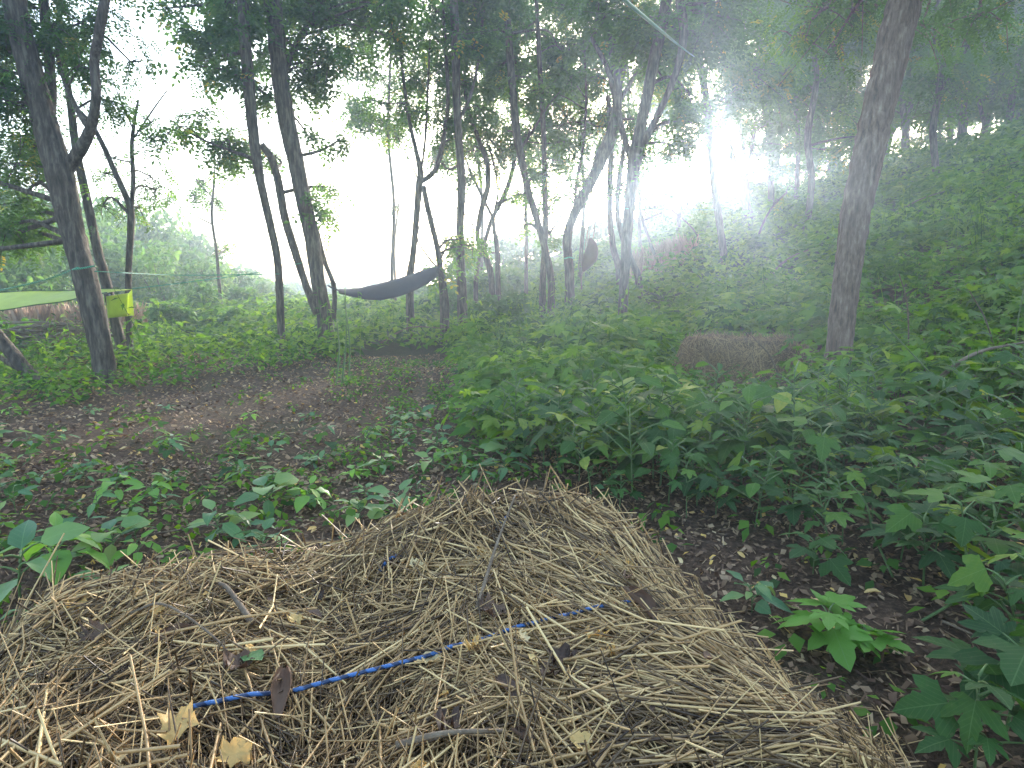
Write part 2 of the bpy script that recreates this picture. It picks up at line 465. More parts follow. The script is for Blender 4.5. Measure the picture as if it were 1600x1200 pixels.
LEAF_BUDGET = 0
DENS = 2.9
def tree(label, stems, clumps, Y, name='tree', group=None, cat='tree', bark=None, dens=1.0, leaf=.19, spread=.5, lean_y=0.0, base_z=True, taper_top=.6):
    """stems: lists of (px, py, width px[, depth offset]); the first is the trunk"""
    global LEAF_BUDGET
    bark = bark or M_bark
    skel = []
    first = stems[0][0]
    bp = at(first[0], first[1], Y)
    bz = float(ter(bp[0], bp[1])) if base_z else bp[2]
    root = empty(name, (bp[0], bp[1], bz), label=label, category=cat)
    if group: root['group'] = group
    off = np.array([bp[0], bp[1], bz])
    for k, st in enumerate(stems):
        pts, rad = [], []
        for q in st:
            dy = q[3] if len(q) > 3 else 0
            p = at(q[0], q[1], Y + dy)
            pts.append(p); rad.append(q[2] * .5 * (Y + dy) / FPX)
        pts = np.array(pts); rad = np.array(rad) * .94 * math.cos(math.atan(abs(first[0] - 800) / FPX)) ** .9
        if k == 0 and base_z:
            if pts[0][2] > bz - .02 or True:
                g = pts[0].copy(); g[2] = bz - .12
                if pts[0][2] - .05 > g[2]:
                    pts = np.vstack([g, pts]); rad = np.concatenate([[rad[0] * 1.12], rad])
                else: pts[0] = g; rad[0] *= 1.12
        n = max(8, int(len(pts) * 7))
        P = catmull(pts, n)
        rr = np.interp(np.linspace(0, len(pts) - 1, n), np.arange(len(pts)), rad)
        P[1:-1] += rng.normal(0, .012, (n - 2, 3)) * rr[1:-1, None] * 5 * .4
        sides = 12 if rr.max() > .06 else 8
        V, F = tube(P, rr, sides, .06)
        link('trunk' if k == 0 else 'limb', mesh_np('trunk', V - off, F, bark, smooth=True), root)
        skel.append(np.column_stack([P, rr]))
    SK = np.vstack(skel)
    cs, rs, ns, tw = [], [], [], []
    for c in clumps:
        px, py, rp = c[:3]
        dy = c[3] if len(c) > 3 else rng.uniform(-.1, 1.6) * spread * 1.6
        yy = Y + dy
        cc = at(px, py, yy); r = rp * yy / FPX
        # fill the clump's depth with two or three sub-clumps
        m = 2 if rp > 45 else 1
        for q in range(m):
            o = rng.normal(size=3) * r * .35
            cs.append(cc + o); rs.append(r * (.85 if m > 1 else 1)); ns.append(int((.55 if py < -70 else 1) * dens * (DENS if Y > 9 else 2.7) * rp * rp / (m * 48) * (Y / 8) ** .6) + 12)
            tgt = cc + o
            d = np.linalg.norm(SK[:, :3] - tgt, axis=1) + 1.2 * np.maximum(0, SK[:, 2] - tgt[2] + .15)
            j = int(d.argmin()); a = SK[j, :3]; ra = min(SK[j, 3] * .5, .03)
            mid = (a + tgt) / 2 + rng.normal(size=3) * .08 * np.linalg.norm(tgt - a) + np.array([0, 0, .06])
            tw.append(tube(catmull([a, mid, tgt], 7), np.linspace(ra, .009, 7), 5, cap=False))
    if cs:
        Lp, Tp = crown_leaves(cs, rs, ns, leaf=leaf * (1.2 if Y > 8 else 1.0), far=Y > 7.9)
        V, F, T = join(Lp); LEAF_BUDGET += len(F)
        link('crown', mesh_np('crown', V - off, F, M_crown, T), root, kind='stuff')
        V, F, T = join(tw + Tp)
        link('twigs', mesh_np('twigs', V - off, F, bark), root, kind='stuff')
    return root

def build_trees():
    # big leaning tree at the left
    tree('thick dark tree leaning left with a forked trunk, beside the lime green tarp',
         [[(166, 602, 42), (158, 540, 40), (140, 460, 42), (120, 390, 40), (105, 330, 44), (92, 265, 48), (72, 200, 42), (50, 120, 40), (32, 50, 38), (15, -30, 36), (-15, -160, 28)],
          [(98, 275, 22), (118, 245, 24), (140, 205, 20, -.1), (150, 150, 16, -.2), (148, 95, 16, -.2), (157, 40, 17, -.3), (168, -20, 16, -.3), (190, -110, 11, -.4)],
          [(76, 215, 16), (80, 150, 18, .2), (76, 80, 17, .4), (68, 0, 16, .5), (60, -100, 12, .6)],
          [(142, 205, 12, -.1), (120, 170, 9), (95, 110, 8, .2), (88, 60, 5, .3)]],
         [(20, 60, 80), (60, 20, 70), (-30, 150, 80), (30, 170, 60), (108, 30, 50), (60, -70, 110), (-40, 270, 70), (10, 300, 60), (20, 370, 50), (165, 150, 32), (190, 90, 20), (120, 110, 30),
          (-80, 20, 110), (120, -90, 70), (50, 250, 30), (110, 60, 40), (-10, 100, 60), (5, 220, 50), (-90, -120, 120), (80, -180, 110), (-50, 380, 50)], 5.9, dens=1.5, leaf=.17)
    tree('slim dark tree right behind the thick forked tree, with a broken bare top',
         [[(203, 548, 12), (201, 480, 11), (201, 420, 11), (205, 340, 13), (198, 310, 11), (180, 270, 10), (160, 225, 9), (140, 190, 7), (100, 150, 5)],
          [(205, 330, 8), (208, 280, 8, .1), (206, 230, 7, .2), (210, 190, 6, .2), (216, 156, 4, .2)],
          [(210, 215, 3), (240, 170, 3, .2), (262, 140, 2, .4)], [(207, 200, 3), (190, 160, 3, -.2), (178, 130, 2)]],
         [(232, 225, 34), (250, 265, 32), (178, 245, 26), (222, 330, 30), (165, 330, 26), (240, 190, 20), (225, 285, 26), (150, 280, 24)], 7.6, dens=.55, leaf=.17)
    tree('smooth dark trunk half hidden behind the thick forked tree and the tarp',
         [[(192, 556, 20), (180, 500, 18), (166, 440, 17), (150, 380, 16), (135, 310, 15), (120, 240, 14), (110, 160, 12), (95, 60, 10), (90, -60, 8)]],
         [(100, 60, 40), (130, -30, 50), (80, -100, 60), (130, 200, 22)], 7.6, dens=.5)
    tree('dark stump of a fallen trunk leaning out of the left edge, with ivy on it',
         [[(58, 598, 30), (35, 572, 26), (10, 542, 25), (-25, 500, 24), (-70, 440, 22), (-120, 350, 18)]],
         [(20, 545, 10), (45, 575, 9), (-60, 380, 40)], 5.7, dens=.8, leaf=.1, name='dead_tree', cat='dead tree')
    # pair in the left middle
    tree('slim dark tree nearest of the trio, bare straight foot left of the hammock trunk',
         [[(441, 558, 13), (438, 480, 13), (434, 410, 13), (422, 350, 13), (408, 290, 14), (400, 240, 17), (393, 180, 18), (388, 120, 19), (382, 50, 18), (378, -30, 17), (370, -150, 12)],
          [(402, 250, 8), (360, 235, 5, .2), (310, 215, 3, .3), (262, 185, 2, .3)]],
         [(340, 60, 50), (305, 10, 40), (360, 130, 42), (315, 195, 36), (285, 205, 24), (375, 235, 36), (350, -50, 70), (420, -70, 80), (350, 200, 36), (330, 250, 22), (395, 60, 40), (410, 150, 36), (300, -140, 90),
          (370, 60, 44), (345, 10, 44), (250, 8, 22)], 8.2, dens=1.0)
    tree('heavy dark trunk that the left end of the dark hammock is tied to',
         [[(512, 545, 34), (508, 500, 27), (497, 440, 24), (487, 370, 25), (474, 310, 26), (462, 250, 27), (450, 200, 28), (440, 140, 27), (433, 70, 27), (428, 0, 25), (420, -120, 18)],
          [(495, 490, 13), (476, 440, 13, .1), (460, 390, 14, .1), (445, 340, 14, .2), (436, 290, 14, .2), (425, 250, 13, .1), (408, 225, 12)],
          [(521, 500, 9), (522, 450, 8), (508, 410, 8, .1), (498, 370, 7, .2), (492, 345, 5, .2)],
          [(436, 130, 12), (462, 70, 10, .2), (500, 10, 8, .4), (540, -60, 6, .5)],
          [(430, 60, 12), (415, 0, 10, -.2), (395, -80, 8, -.3)]],
         [(470, 50, 58), (520, 15, 55), (560, 40, 42), (462, 140, 34), (496, 215, 24), (510, 285, 22), (482, 300, 20), (602, 10, 46), (480, -70, 90), (425, 100, 34), (545, -30, 70), (500, 120, 26), (440, 230, 24), (525, 235, 14),
          (560, -120, 90), (440, -150, 90), (490, 100, 40), (610, 80, 34), (505, 340, 18)], 8.8, dens=1.05)
    tree('thin pale sapling standing alone against the white sky left of the trio',
         [[(342, 440, 6), (338, 390, 5), (331, 340, 5), (334, 290, 4), (336, 255, 2)], [(331, 350, 3), (300, 335, 2), (272, 318, 1.5)], [(334, 310, 3), (310, 285, 2), (300, 265, 1.5)]],
         [(325, 285, 24), (345, 310, 20), (300, 300, 20), (275, 315, 20), (338, 255, 20), (350, 395, 18)], 14, dens=.6, leaf=.2, cat='sapling', name='sapling')
    tree('tiny far sapling standing in the gap of white sky over the hammock',
         [[(617, 425, 4), (616, 390, 3.5), (620, 345, 3), (624, 310, 2)], [(620, 345, 2), (605, 325, 1.5), (598, 310, 1)]],
         [(622, 315, 14), (604, 318, 11), (632, 300, 9)], 16, dens=.8, leaf=.18, cat='sapling', name='sapling')
    tree('pale washed out tree with a wineglass fork, standing behind the dark hammock',
         [[(640, 440, 13), (645, 400, 10), (650, 350, 10), (655, 290, 12), (657, 270, 10), (650, 235, 7), (640, 190, 6), (630, 120, 5), (620, 40, 4)],
          [(656, 285, 8), (675, 272, 8), (686, 250, 8, .1), (694, 210, 7, .2), (700, 150, 6, .2), (695, 60, 5, .2), (690, -30, 4)],
          [(655, 290, 3), (664, 220, 4), (668, 150, 4), (672, 60, 3)], [(652, 278, 3), (635, 240, 2), (622, 215, 1.5)]],
         [(640, 60, 55), (660, 120, 48), (632, 175, 34), (692, 90, 48), (655, -10, 70), (616, 215, 18), (700, 170, 40), (640, -110, 90), (660, 190, 26), (600, 170, 16)], 10.5, dens=.9)
    tree('leaning thin trunk that the right end of the dark hammock is tied to',
         [[(694, 470, 15), (689, 430, 11), (683, 385, 9), (672, 340, 9), (665, 310, 9), (662, 290, 7)], [(690, 425, 4), (668, 400, 3), (652, 370, 2.5), (665, 330, 2)], [(676, 345, 2.5), (684, 320, 2), (678, 300, 1.5)]],
         [(705, 400, 26), (715, 375, 24), (740, 385, 24), (700, 430, 22)], 9.6, dens=.7)
    tree('straight dark trunk rising just right of the hammock end',
         [[(722, 460, 16), (720, 410, 14), (719, 350, 12), (721, 290, 14), (718, 230, 12), (714, 160, 12), (712, 90, 13), (710, 20, 13), (706, -80, 10)],
          [(716, 190, 6), (735, 150, 5), (748, 90, 4, .3), (755, 20, 4, .5)], [(722, 330, 3), (738, 350, 3, .1), (740, 385, 2, .2)]],
         [(722, 45, 55), (745, 110, 40), (765, 20, 60), (695, 215, 18), (750, -70, 90), (735, 180, 30), (700, -10, 50), (690, 260, 14)], 10.2, dens=.9)
    tree('crooked thin tree crossing its neighbour, foot right of top',
         [[(768, 440, 10), (757, 395, 10), (746, 370, 8), (752, 330, 9), (762, 290, 9), (760, 250, 8), (745, 210, 7), (730, 165, 6), (725, 100, 5), (720, 20, 4)]],
         [(745, 235, 32), (725, 210, 26), (735, 160, 34), (720, 110, 40), (760, 60, 50)], 12, dens=.9)
    tree('crooked thin tree crossing its neighbour and leaning over to the right',
         [[(744, 432, 7), (760, 370, 7), (770, 340, 7), (790, 300, 8), (802, 260, 7), (806, 215, 6), (800, 160, 6), (805, 90, 5), (810, 10, 4)],
          [(770, 340, 5), (750, 300, 5), (736, 270, 4), (725, 240, 2)]],
         [(770, 200, 40), (795, 215, 34), (790, 160, 42), (775, 265, 34), (805, 110, 42), (745, 275, 22), (800, 290, 22), (780, 110, 40)], 12.6, dens=1.0)
    tree('short upright thin trunk directly right of the crossing pair of trees',
         [[(778, 440, 9), (777, 390, 8), (771, 345, 6), (778, 300, 3), (770, 250, 2.5), (760, 220, 2)]],
         [(775, 240, 24), (760, 255, 20), (735, 380, 26)], 12.3, dens=.7)
    tree('slanting dark trunk reaching up left, foot shared with a vertical thin one',
         [[(861, 440, 12), (852, 390, 11), (838, 340, 11), (826, 300, 11), (815, 250, 12), (806, 200, 13), (800, 130, 12), (795, 60, 11), (790, -40, 9)],
          [(812, 235, 5), (835, 200, 4), (860, 160, 3)]],
         [(800, 60, 55), (825, 130, 48), (845, 15, 60), (862, 225, 34), (850, 280, 26), (875, 165, 42), (820, -70, 100), (885, 75, 50), (838, 190, 36), (835, 255, 26), (815, 305, 18), (820, 350, 12)], 11.2, dens=.95)
    tree('vertical thin trunk growing from the same spot as the slanting dark one',
         [[(848, 450, 11), (850, 400, 9), (852, 350, 9), (851, 290, 9), (850, 220, 8), (846, 150, 8), (842, 80, 7), (838, 0, 6)],
          [(855, 340, 4), (857, 365, 5, .1), (875, 340, 3), (885, 320, 2)], [(851, 360, 3), (838, 352, 3), (820, 345, 3), (822, 320, 2)]],
         [(850, 60, 50), (870, 110, 44), (855, 330, 20), (880, 300, 22), (858, 372, 20), (865, 255, 28)], 11.6, dens=.85)
    # central big pair
    tree('thick curved dark trunk bending right, left of the hanging brown bundle',
         [[(890, 452, 16), (889, 415, 15), (886, 375, 15), (895, 340, 15), (912, 305, 16), (930, 270, 18), (943, 240, 22), (955, 210, 19), (964, 160, 15), (960, 100, 14), (945, 40, 12), (930, -40, 10)],
          [(958, 200, 10), (966, 140, 11, .2), (980, 60, 10, .3), (990, -30, 8, .4)], [(962, 170, 6), (990, 120, 6, .4), (1020, 60, 5, .8)],
          [(897, 330, 5), (902, 280, 5, .2), (912, 220, 4, .3), (916, 150, 4, .4), (912, 60, 3, .5)]],
         [(900, 55, 60), (932, 125, 55), (892, 195, 42), (908, 250, 30), (960, 15, 70), (950, -80, 110), (878, 270, 24), (985, 165, 26), (930, 190, 30), (885, 120, 46), (905, 300, 14), (990, 90, 46), (935, 70, 50)], 11.6, dens=1.0)
    tree('thick straight dark trunk forking high up, nearest one in mid slope',
         [[(973, 492, 17), (975, 440, 16), (979, 380, 17), (983, 330, 18), (988, 280, 20), (992, 245, 24), (1003, 190, 17), (1015, 130, 18), (1025, 80, 18), (1038, 20, 18), (1050, -60, 15)],
          [(996, 240, 13), (1018, 200, 11, -.1), (1042, 150, 10, -.2), (1060, 100, 11, -.3), (1068, 50, 14, -.3), (1062, 0, 14, -.3), (1055, -60, 12, -.4)],
          [(988, 250, 12), (975, 215, 10, .1), (965, 170, 10, .3), (950, 110, 8, .4), (925, 60, 7, .6)]],
         [(1005, 70, 40), (1040, 130, 42), (1065, 45, 60), (995, 185, 22), (1090, 180, 42), (1060, -70, 110), (1042, 225, 34), (1018, 240, 22), (1065, 235, 22), (1090, 110, 50), (1020, 10, 60), (960, -30, 60), (1110, 20, 70), (970, 300, 14)], 9.2, dens=1.05)
    tree('dark stem directly behind the forking middle trunk, leaning away to the left',
         [[(968, 425, 12), (958, 385, 10), (953, 340, 9), (953, 290, 10), (955, 230, 9), (950, 150, 8)]], [(945, 230, 26), (950, 160, 34)], 12.4, dens=.8)
    tree('thin crooked stem right behind the forking middle trunk, foot swept out to the right',
         [[(998, 437, 12), (986, 405, 10), (972, 370, 8), (965, 330, 8), (967, 285, 8), (975, 230, 7)]], [(972, 240, 26), (985, 270, 18)], 12, dens=.7)
    tree('slim leaning stem on the slope in front of the brown dry patch',
         [[(1026, 410, 6), (1018, 385, 5), (1006, 350, 5), (1000, 320, 4), (1006, 270, 3)]], [(1015, 275, 34), (1040, 300, 34), (1010, 310, 22), (1060, 310, 26)], 15, dens=.9)
    tree('bowed bare sapling arching over the brown dry patch',
         [[(1094, 388, 3), (1088, 365, 3), (1070, 345, 2.5), (1045, 326, 2.5), (1020, 322, 2)]], [(1030, 324, 10)], 15.5, dens=.4, cat='sapling', name='sapling')
    tree('dark leaning trunk standing just in front of the bright sun gap',
         [[(1131, 406, 13), (1126, 360, 12), (1119, 310, 12), (1113, 260, 12), (1108, 200, 13), (1103, 150, 12), (1092, 95, 12), (1078, 45, 12), (1065, -30, 10)],
          [(1110, 215, 4), (1135, 170, 4, .3), (1160, 110, 3, .6)]],
         [(1130, 60, 58), (1165, 115, 56), (1122, 150, 44), (1175, 170, 36), (1100, 60, 50), (1160, -20, 80), (1230, 55, 66), (1205, 125, 50), (1190, 20, 70), (1080, 175, 26), (1140, 100, 44)], 12.2, dens=1.1)
    tree('leaning pair of dim stems right of the sun gap, thicker stem',
         [[(1181, 376, 15), (1172, 340, 15), (1160, 300, 14), (1150, 265, 12), (1140, 230, 9), (1130, 190, 8)], [(1168, 335, 7), (1158, 295, 7, .3), (1172, 245, 6, .4), (1180, 190, 5, .5)]],
         [(1235, 215, 40), (1182, 222, 24), (1205, 235, 34), (1195, 262, 20), (1240, 255, 34), (1275, 230, 34), (1225, 195, 36), (1185, 190, 30), (1230, 165, 48), (1280, 190, 46), (1195, 160, 40), (1260, 240, 22), (1215, 255, 16)], 17, dens=1.8)  # crown packed with added dense clumps to keep sun off the near plants
    tree('thin bare stem leaning right on the slope beyond the old bale',
         [[(1176, 412, 5), (1180, 385, 4.5), (1192, 350, 4), (1208, 322, 3.5), (1230, 300, 2.5)]], [(1236, 296, 12), (1215, 310, 8)], 12.8, dens=.5, cat='sapling', name='sapling')
    # right front trunk
    tree('reddish brown leaning trunk at the right, beside the old straw bale',
         [[(1305, 592, 50), (1312, 530, 45), (1320, 460, 45), (1330, 390, 47), (1340, 320, 50), (1354, 250, 52), (1370, 180, 53), (1388, 110, 54), (1402, 50, 56), (1418, -20, 54), (1440, -140, 46)],
          [(1412, 0, 20), (1330, -70, 14, .6), (1240, -130, 9, 1.2)]],
         [(1330, 20, 60, 1.2), (1300, 70, 46, 1.6), (1445, 30, 60, 1.4), (1460, -90, 140), (1255, 0, 70, 1.5), (1330, -90, 120, 1.0), (1520, -20, 80, .9), (1400, -120, 120, .6)], 4.7, dens=1.0, bark=M_bark2, leaf=.15)
    tree('dark stem in the shade of the slope just left of the reddish trunk top',
         [[(1262, 345, 11), (1268, 280, 11), (1262, 210, 11), (1275, 130, 10), (1270, 40, 9), (1280, -60, 7)]],
         [(1285, 130, 50), (1320, 190, 44), (1255, 60, 60), (1330, 90, 60), (1240, 150, 46), (1300, 20, 70), (1290, 225, 26), (1340, 30, 60)], 13.5, dens=1.2, leaf=.22)
    tree('dark stem on the slope right of the reddish trunk, below the crest',
         [[(1462, 265, 12), (1458, 200, 12), (1470, 120, 12), (1462, 40, 10), (1475, -60, 8)], [(1464, 160, 6), (1500, 90, 5, .3), (1530, 30, 4, .5)]],
         [(1440, 60, 60), (1490, 90, 56), (1420, 130, 46), (1530, 30, 70), (1460, -30, 80), (1510, 130, 40), (1580, 60, 60), (1450, 165, 26)], 13.5, dens=1.0, leaf=.22)
    # slim trees farther back whose crowns fill the canopy
    back = [(612, 430, 15, 6, 'slim pale stem far behind, left of the wineglass tree'), (752, 425, 17, 6, 'slim pale stem far behind, between the straight trunk and the crossing pair'),
            (822, 420, 16, 6, 'slim pale stem far behind, right of the crossing pair'), (906, 425, 15, 7, 'slim pale stem far behind the thick curved trunk'),
            (1000, 400, 19, 6, 'slim pale stem far behind the forking middle trunk'), (1058, 392, 20, 7, 'slim dim stem left of the sun gap, high on the slope'),
            (1205, 345, 18, 10, 'dim stem on the slope right of the sun gap'), (1243, 330, 17, 8, 'dim stem under the dark canopy left of the reddish trunk'),
            (1168, 360, 19, 8, 'dim thinner stem of the leaning pair right of the sun gap')]
    for px, py, Y, w, lab in back:
        ln = rnd.uniform(-30, 30)
        tree(lab, [[(px, py, w), (px + ln * .3 + 4, py - 110, w * .9), (px + ln * .6 - 4, py - 220, w * .8), (px + ln, py - 340, w * .6), (px + ln * 1.3, py - 460, w * .4)]],
             [(px + ln * q + rnd.uniform(-60, 60), max(-120, py - 170 - 330 * q - (70 if px > 1040 and px < 1220 else 0)), rnd.uniform(34, 56)) for q in (0.1, .2, .35, .45, .6, .7, .85, 1, 1.1)], Y, leaf=.26, dens=.9, spread=.8)
    # trees along the crest
    crest = [(1215, 285, 9), (1243, 276, 7), (1262, 272, 9), (1290, 266, 12), (1306, 262, 6), (1345, 250, 9), (1378, 240, 12), (1408, 232, 14), (1423, 226, 8), (1440, 220, 9), (1462, 214, 7), (1480, 210, 13), (1500, 206, 10), (1516, 203, 7), (1532, 200, 12), (1548, 196, 8), (1568, 193, 18), (1592, 190, 8), (1628, 186, 14), (1660, 180, 11)]
    kinds = ['thin', 'thick']
    orders = ['leftmost', 'second from left', 'third from left', 'fourth from left', 'fifth from left', 'sixth from left', 'seventh from left', 'eighth from left', 'ninth from left', 'tenth from left', 'tenth from right', 'ninth from right', 'eighth from right', 'seventh from right', 'sixth from right', 'fifth from right', 'fourth from right', 'third from right', 'second from right', 'rightmost']
    for i, (px, py, w) in enumerate(crest):
        px += rnd.uniform(-9, 9); w *= rnd.uniform(.6, 1.25)
        k = (px - 800) / FPX
        Y = (20.6 + rnd.uniform(0, 5.0)) / (.853 * k + .522)
        p = at(px, py, Y); z = float(ter(p[0], Y))
        P = project(p[0], Y, z)
        by = P[1] + 4
        ln = rnd.uniform(-55, 55)
        st = [(px, by, w)]
        for s in (.25, .5, .75, 1.0):
            st.append((px + ln * s + rnd.uniform(-6, 6), by - s * 300, w * (1 - .55 * s)))
        sk = [st]
        if w > 8: sk.append([(st[1][0], st[1][1], w * .5), (px + ln * .4 + rnd.choice([-1, 1]) * 26, by - 130, w * .4, .4), (px + ln + rnd.choice([-1, 1]) * 44, by - 240, w * .25, .8)])
        cl = []
        for q in range(12):
            s = rnd.uniform(.36, 1.15)
            cl.append((px + ln * s + rnd.uniform(-60, 60), by - s * 300, rnd.uniform(28, 50)))
        cl += [(px + rnd.uniform(-30, 30), by - rnd.uniform(40, 120), rnd.uniform(16, 28)) for _ in range(3 if px < 1370 or px > 1450 else 1)]
        big = w > 9
        tree('%s dim tree on the dark crest, %s of the crest row' % (kinds[big], orders[i]), sk, cl, Y, dens=1.0, leaf=.3, spread=.9, group='trees along the crest')
build_trees()

# ------------------------------------------------------------------ bushes and far trees (leafy masses with stems)
SL = leaf_simple(.5)
def bush(x, y, w, h, label, cat='bush', group=None, n=1100, leaf=.13, mat=None, name='bush', trunk=False, d=None):
    z = float(ter(x, y)) - .05
    root = empty(name, (x, y, z), label=label, category=cat)
    if group: root['group'] = group
    d = d or w
    k = max(5, int(6 + h))
    cs = np.stack([rng.uniform(-.5, .5, k) * w * .75, rng.uniform(-.5, .5, k) * d * .75, rng.uniform(.15 if not trunk else .4, .82, k) * h], -1)
    shrink = np.sqrt(np.clip(1 - (cs[:, 2] / h - .3) ** 2 * 1.3, .2, 1)); cs[:, :2] *= shrink[:, None]
    ci = rng.integers(0, k, n)
    rr = min(w, h) * .3
    dirs = rng.normal(size=(n, 3)); dirs /= np.linalg.norm(dirs, axis=1)[:, None]
    pos = cs[ci] + dirs * (rr * rng.uniform(.45, 1.12, n))[:, None] * np.array([1, 1, .85])
    pos[:, 2] = np.maximum(pos[:, 2], .08)
    M = rotm(rng.uniform(0, 6.3, n), rng.normal(-.5, .45, n), rng.normal(0, .4, n)) * (leaf * rng.uniform(.6, 1.3, n))[:, None, None]
    ct = rng.uniform(.1, .8, k)
    V, F, T = scatter(*SL, pos, M, np.clip(ct[ci] + rng.normal(0, .12, n), 0, 1))
    link('foliage' if not trunk else 'crown', mesh_np('foliage', V, F, mat or M_crown_far, T), root, kind='stuff')
    tw = []
    for c in cs:
        b = np.array([rng.uniform(-.1, .1) * w, rng.uniform(-.1, .1) * w, -.1]) * (.3 if trunk else 1)
        tw.append(tube(catmull([b, c * [.5, .5, .55] + rng.normal(size=3) * .05 * h, c], 6), np.linspace(.012 * h + .004, .006, 6), 5, cap=False))
    V, F, T = join(tw)
    link('stems', mesh_np('stems', V, F, M_bark), root, kind='stuff')
    if trunk:
        Pt = catmull([(0, 0, -.2), (.1, .05, h * .35), (0, 0, h * .7)], 10)
        V, F = tube(Pt, np.linspace(.035 * h, .012 * h, 10), 8, .05)
        link('trunk', mesh_np('trunk', V, F, M_bark, smooth=True), root)
    return root
def build_bushes():
    # (px centre, py top, Y, width px)
    far_left = [(-60, 250, 17, 260), (30, 270, 20, 200), (110, 285, 23, 180), (190, 305, 26, 150), (250, 345, 30, 120), (-30, 330, 13.5, 200), (60, 360, 15, 160), (150, 350, 17, 140), (215, 375, 20, 110), (270, 385, 24, 100), (320, 405, 30, 90), (365, 412, 34, 80)]
    for i, (px, py, Y, w) in enumerate(far_left):
        top = at(px, py, Y); g = float(ter(top[0], Y)); h = max(1.2, top[2] - g)
        big = h > 3.2
        bush(top[0], Y, w * Y / FPX, h, ('pale green leafy tree in the haze ' + ('far left, left of the thick forked tree' if px < 10 else 'directly behind the thick forked tree' if px < 130 else 'seen between the two left trunks' if px < 215 else 'right of the broken-topped tree')) if big else ('low pale green bush in the haze ' + ('left of the thick forked tree' if px < 90 else 'between the forked and the broken tree' if px < 200 else 'just right of the broken-topped tree' if px < 260 else 'right of the pale lone sapling' if px > 340 else 'left of the pale lone sapling')),
             cat='tree' if big else 'bush', group='hazy trees behind the tarp' if big else 'hazy bushes behind the tarp', n=int(4200 if big else 2600), leaf=.011 * Y + .03, name='tree' if big else 'bush', trunk=big)
    flat = [(400, 432, 36, 60), (440, 436, 40, 60), (480, 438, 44, 60), (520, 438, 46, 60), (560, 440, 50, 70), (600, 438, 48, 60), (250, 385, 17, 120), (300, 402, 19, 120), (350, 418, 21, 110), (405, 430, 23, 100), (310, 425, 14, 120), (385, 445, 16, 100), (450, 450, 24, 90), (560, 452, 26, 80), (620, 446, 24, 80), (660, 430, 22, 60),
            (345, 470, 11.5, 70), (270, 470, 11, 80), (400, 480, 12.5, 70), (470, 480, 14, 60), (580, 478, 15, 80), (650, 470, 14, 70)]
    for px, py, Y, w in flat:
        top = at(px, py, Y); g = float(ter(top[0], Y)); h = max(.5, top[2] - g)
        far = Y > 20
        bush(top[0], Y, w * Y / FPX, h, 'low hazy bush far off under the white horizon' if far else 'soft green bush on the hazy flat ' + ('right of the broken-topped tree' if px < 310 else 'around the lone sapling' if px < 370 else 'behind the nearest tree of the trio' if px < 480 else 'below the hammock'),
             group='far bushes under the horizon' if far else 'bushes on the hazy flat', n=1500, leaf=.009 * Y + .03)
    mid = [(700, 388, 16, 70), (735, 375, 20, 70), (775, 362, 22, 80), (820, 358, 26, 90), (865, 362, 28, 90), (900, 352, 26, 80), (950, 340, 24, 80), (990, 330, 26, 90), (1040, 300, 26, 90), (1085, 322, 27, 60), (760, 420, 15, 70), (800, 410, 17, 80), (850, 412, 19, 70), (705, 430, 13, 60),
           (930, 385, 19, 80), (975, 380, 18, 70), (830, 470, 9.5, 80), (790, 455, 11, 70), (745, 462, 11.5, 60), (940, 430, 13, 50)]
    for px, py, Y, w in mid:
        top = at(px, py, Y); g = float(ter(top[0], Y)); h = max(.5, top[2] - g)
        far = Y > 18.5
        bush(top[0], Y, w * Y / FPX * 1.15, h, ('light green bush high on the slope ' + ('behind the straight dark trunk' if px < 745 else 'behind the crossing pair of trees' if px < 830 else 'behind the slanting dark trunk' if px < 880 else 'behind the thick curved trunk' if px < 960 else 'behind the forking middle trunk' if px < 1010 else 'left of the sun gap')) if far else 'green bush at the foot of the slim middle trees',
             group='bushes behind the middle trees' if far else 'bushes at the middle trees', n=1200, leaf=.009 * Y + .03)
    crest = [(1105, 285, 22, 46), (1128, 272, 22, 46), (1152, 270, 21, 46), (1178, 274, 21, 46), (1160, 305, 21, 50), (1200, 292, 20, 60), (1240, 282, 19, 60), (1290, 268, 18.5, 60), (1330, 262, 18, 60), (1375, 248, 17.5, 60), (1240, 362, 15, 60), (1295, 372, 13, 40), (1180, 398, 12.5, 36), (1430, 228, 17, 50), (1480, 214, 16.5, 50), (1540, 203, 16, 60), (1590, 192, 16, 50)]  # first four bushes made taller and denser to block the low sun
    for i, (px, py, Y, w) in enumerate(crest):
        k = (px - 800) / FPX
        hill = i in (10, 11, 12)
        if not hill: Y = 20.2 / (.853 * k + .522)
        top = at(px, py, Y); g = float(ter(top[0], Y)); h = max(.45, top[2] - g)
        bush(top[0], Y, w * Y / FPX * 1.2, h, ('small dark bush on the crest, ' + ('right under the sun gap, screening off the sun' if px < 1190 else 'behind the stems right of the sun gap' if px < 1300 else 'left of the reddish trunk' if px < 1350 else 'in the bright gap right of the reddish trunk' if px < 1450 else 'below the crest trees at the right')) if not hill else 'dark green bush on the slope left of the reddish trunk',
             group='bushes along the crest' if not hill else 'bushes on the slope', n=2600 if i < 4 else 700, leaf=.13, mat=M_under)
build_bushes()

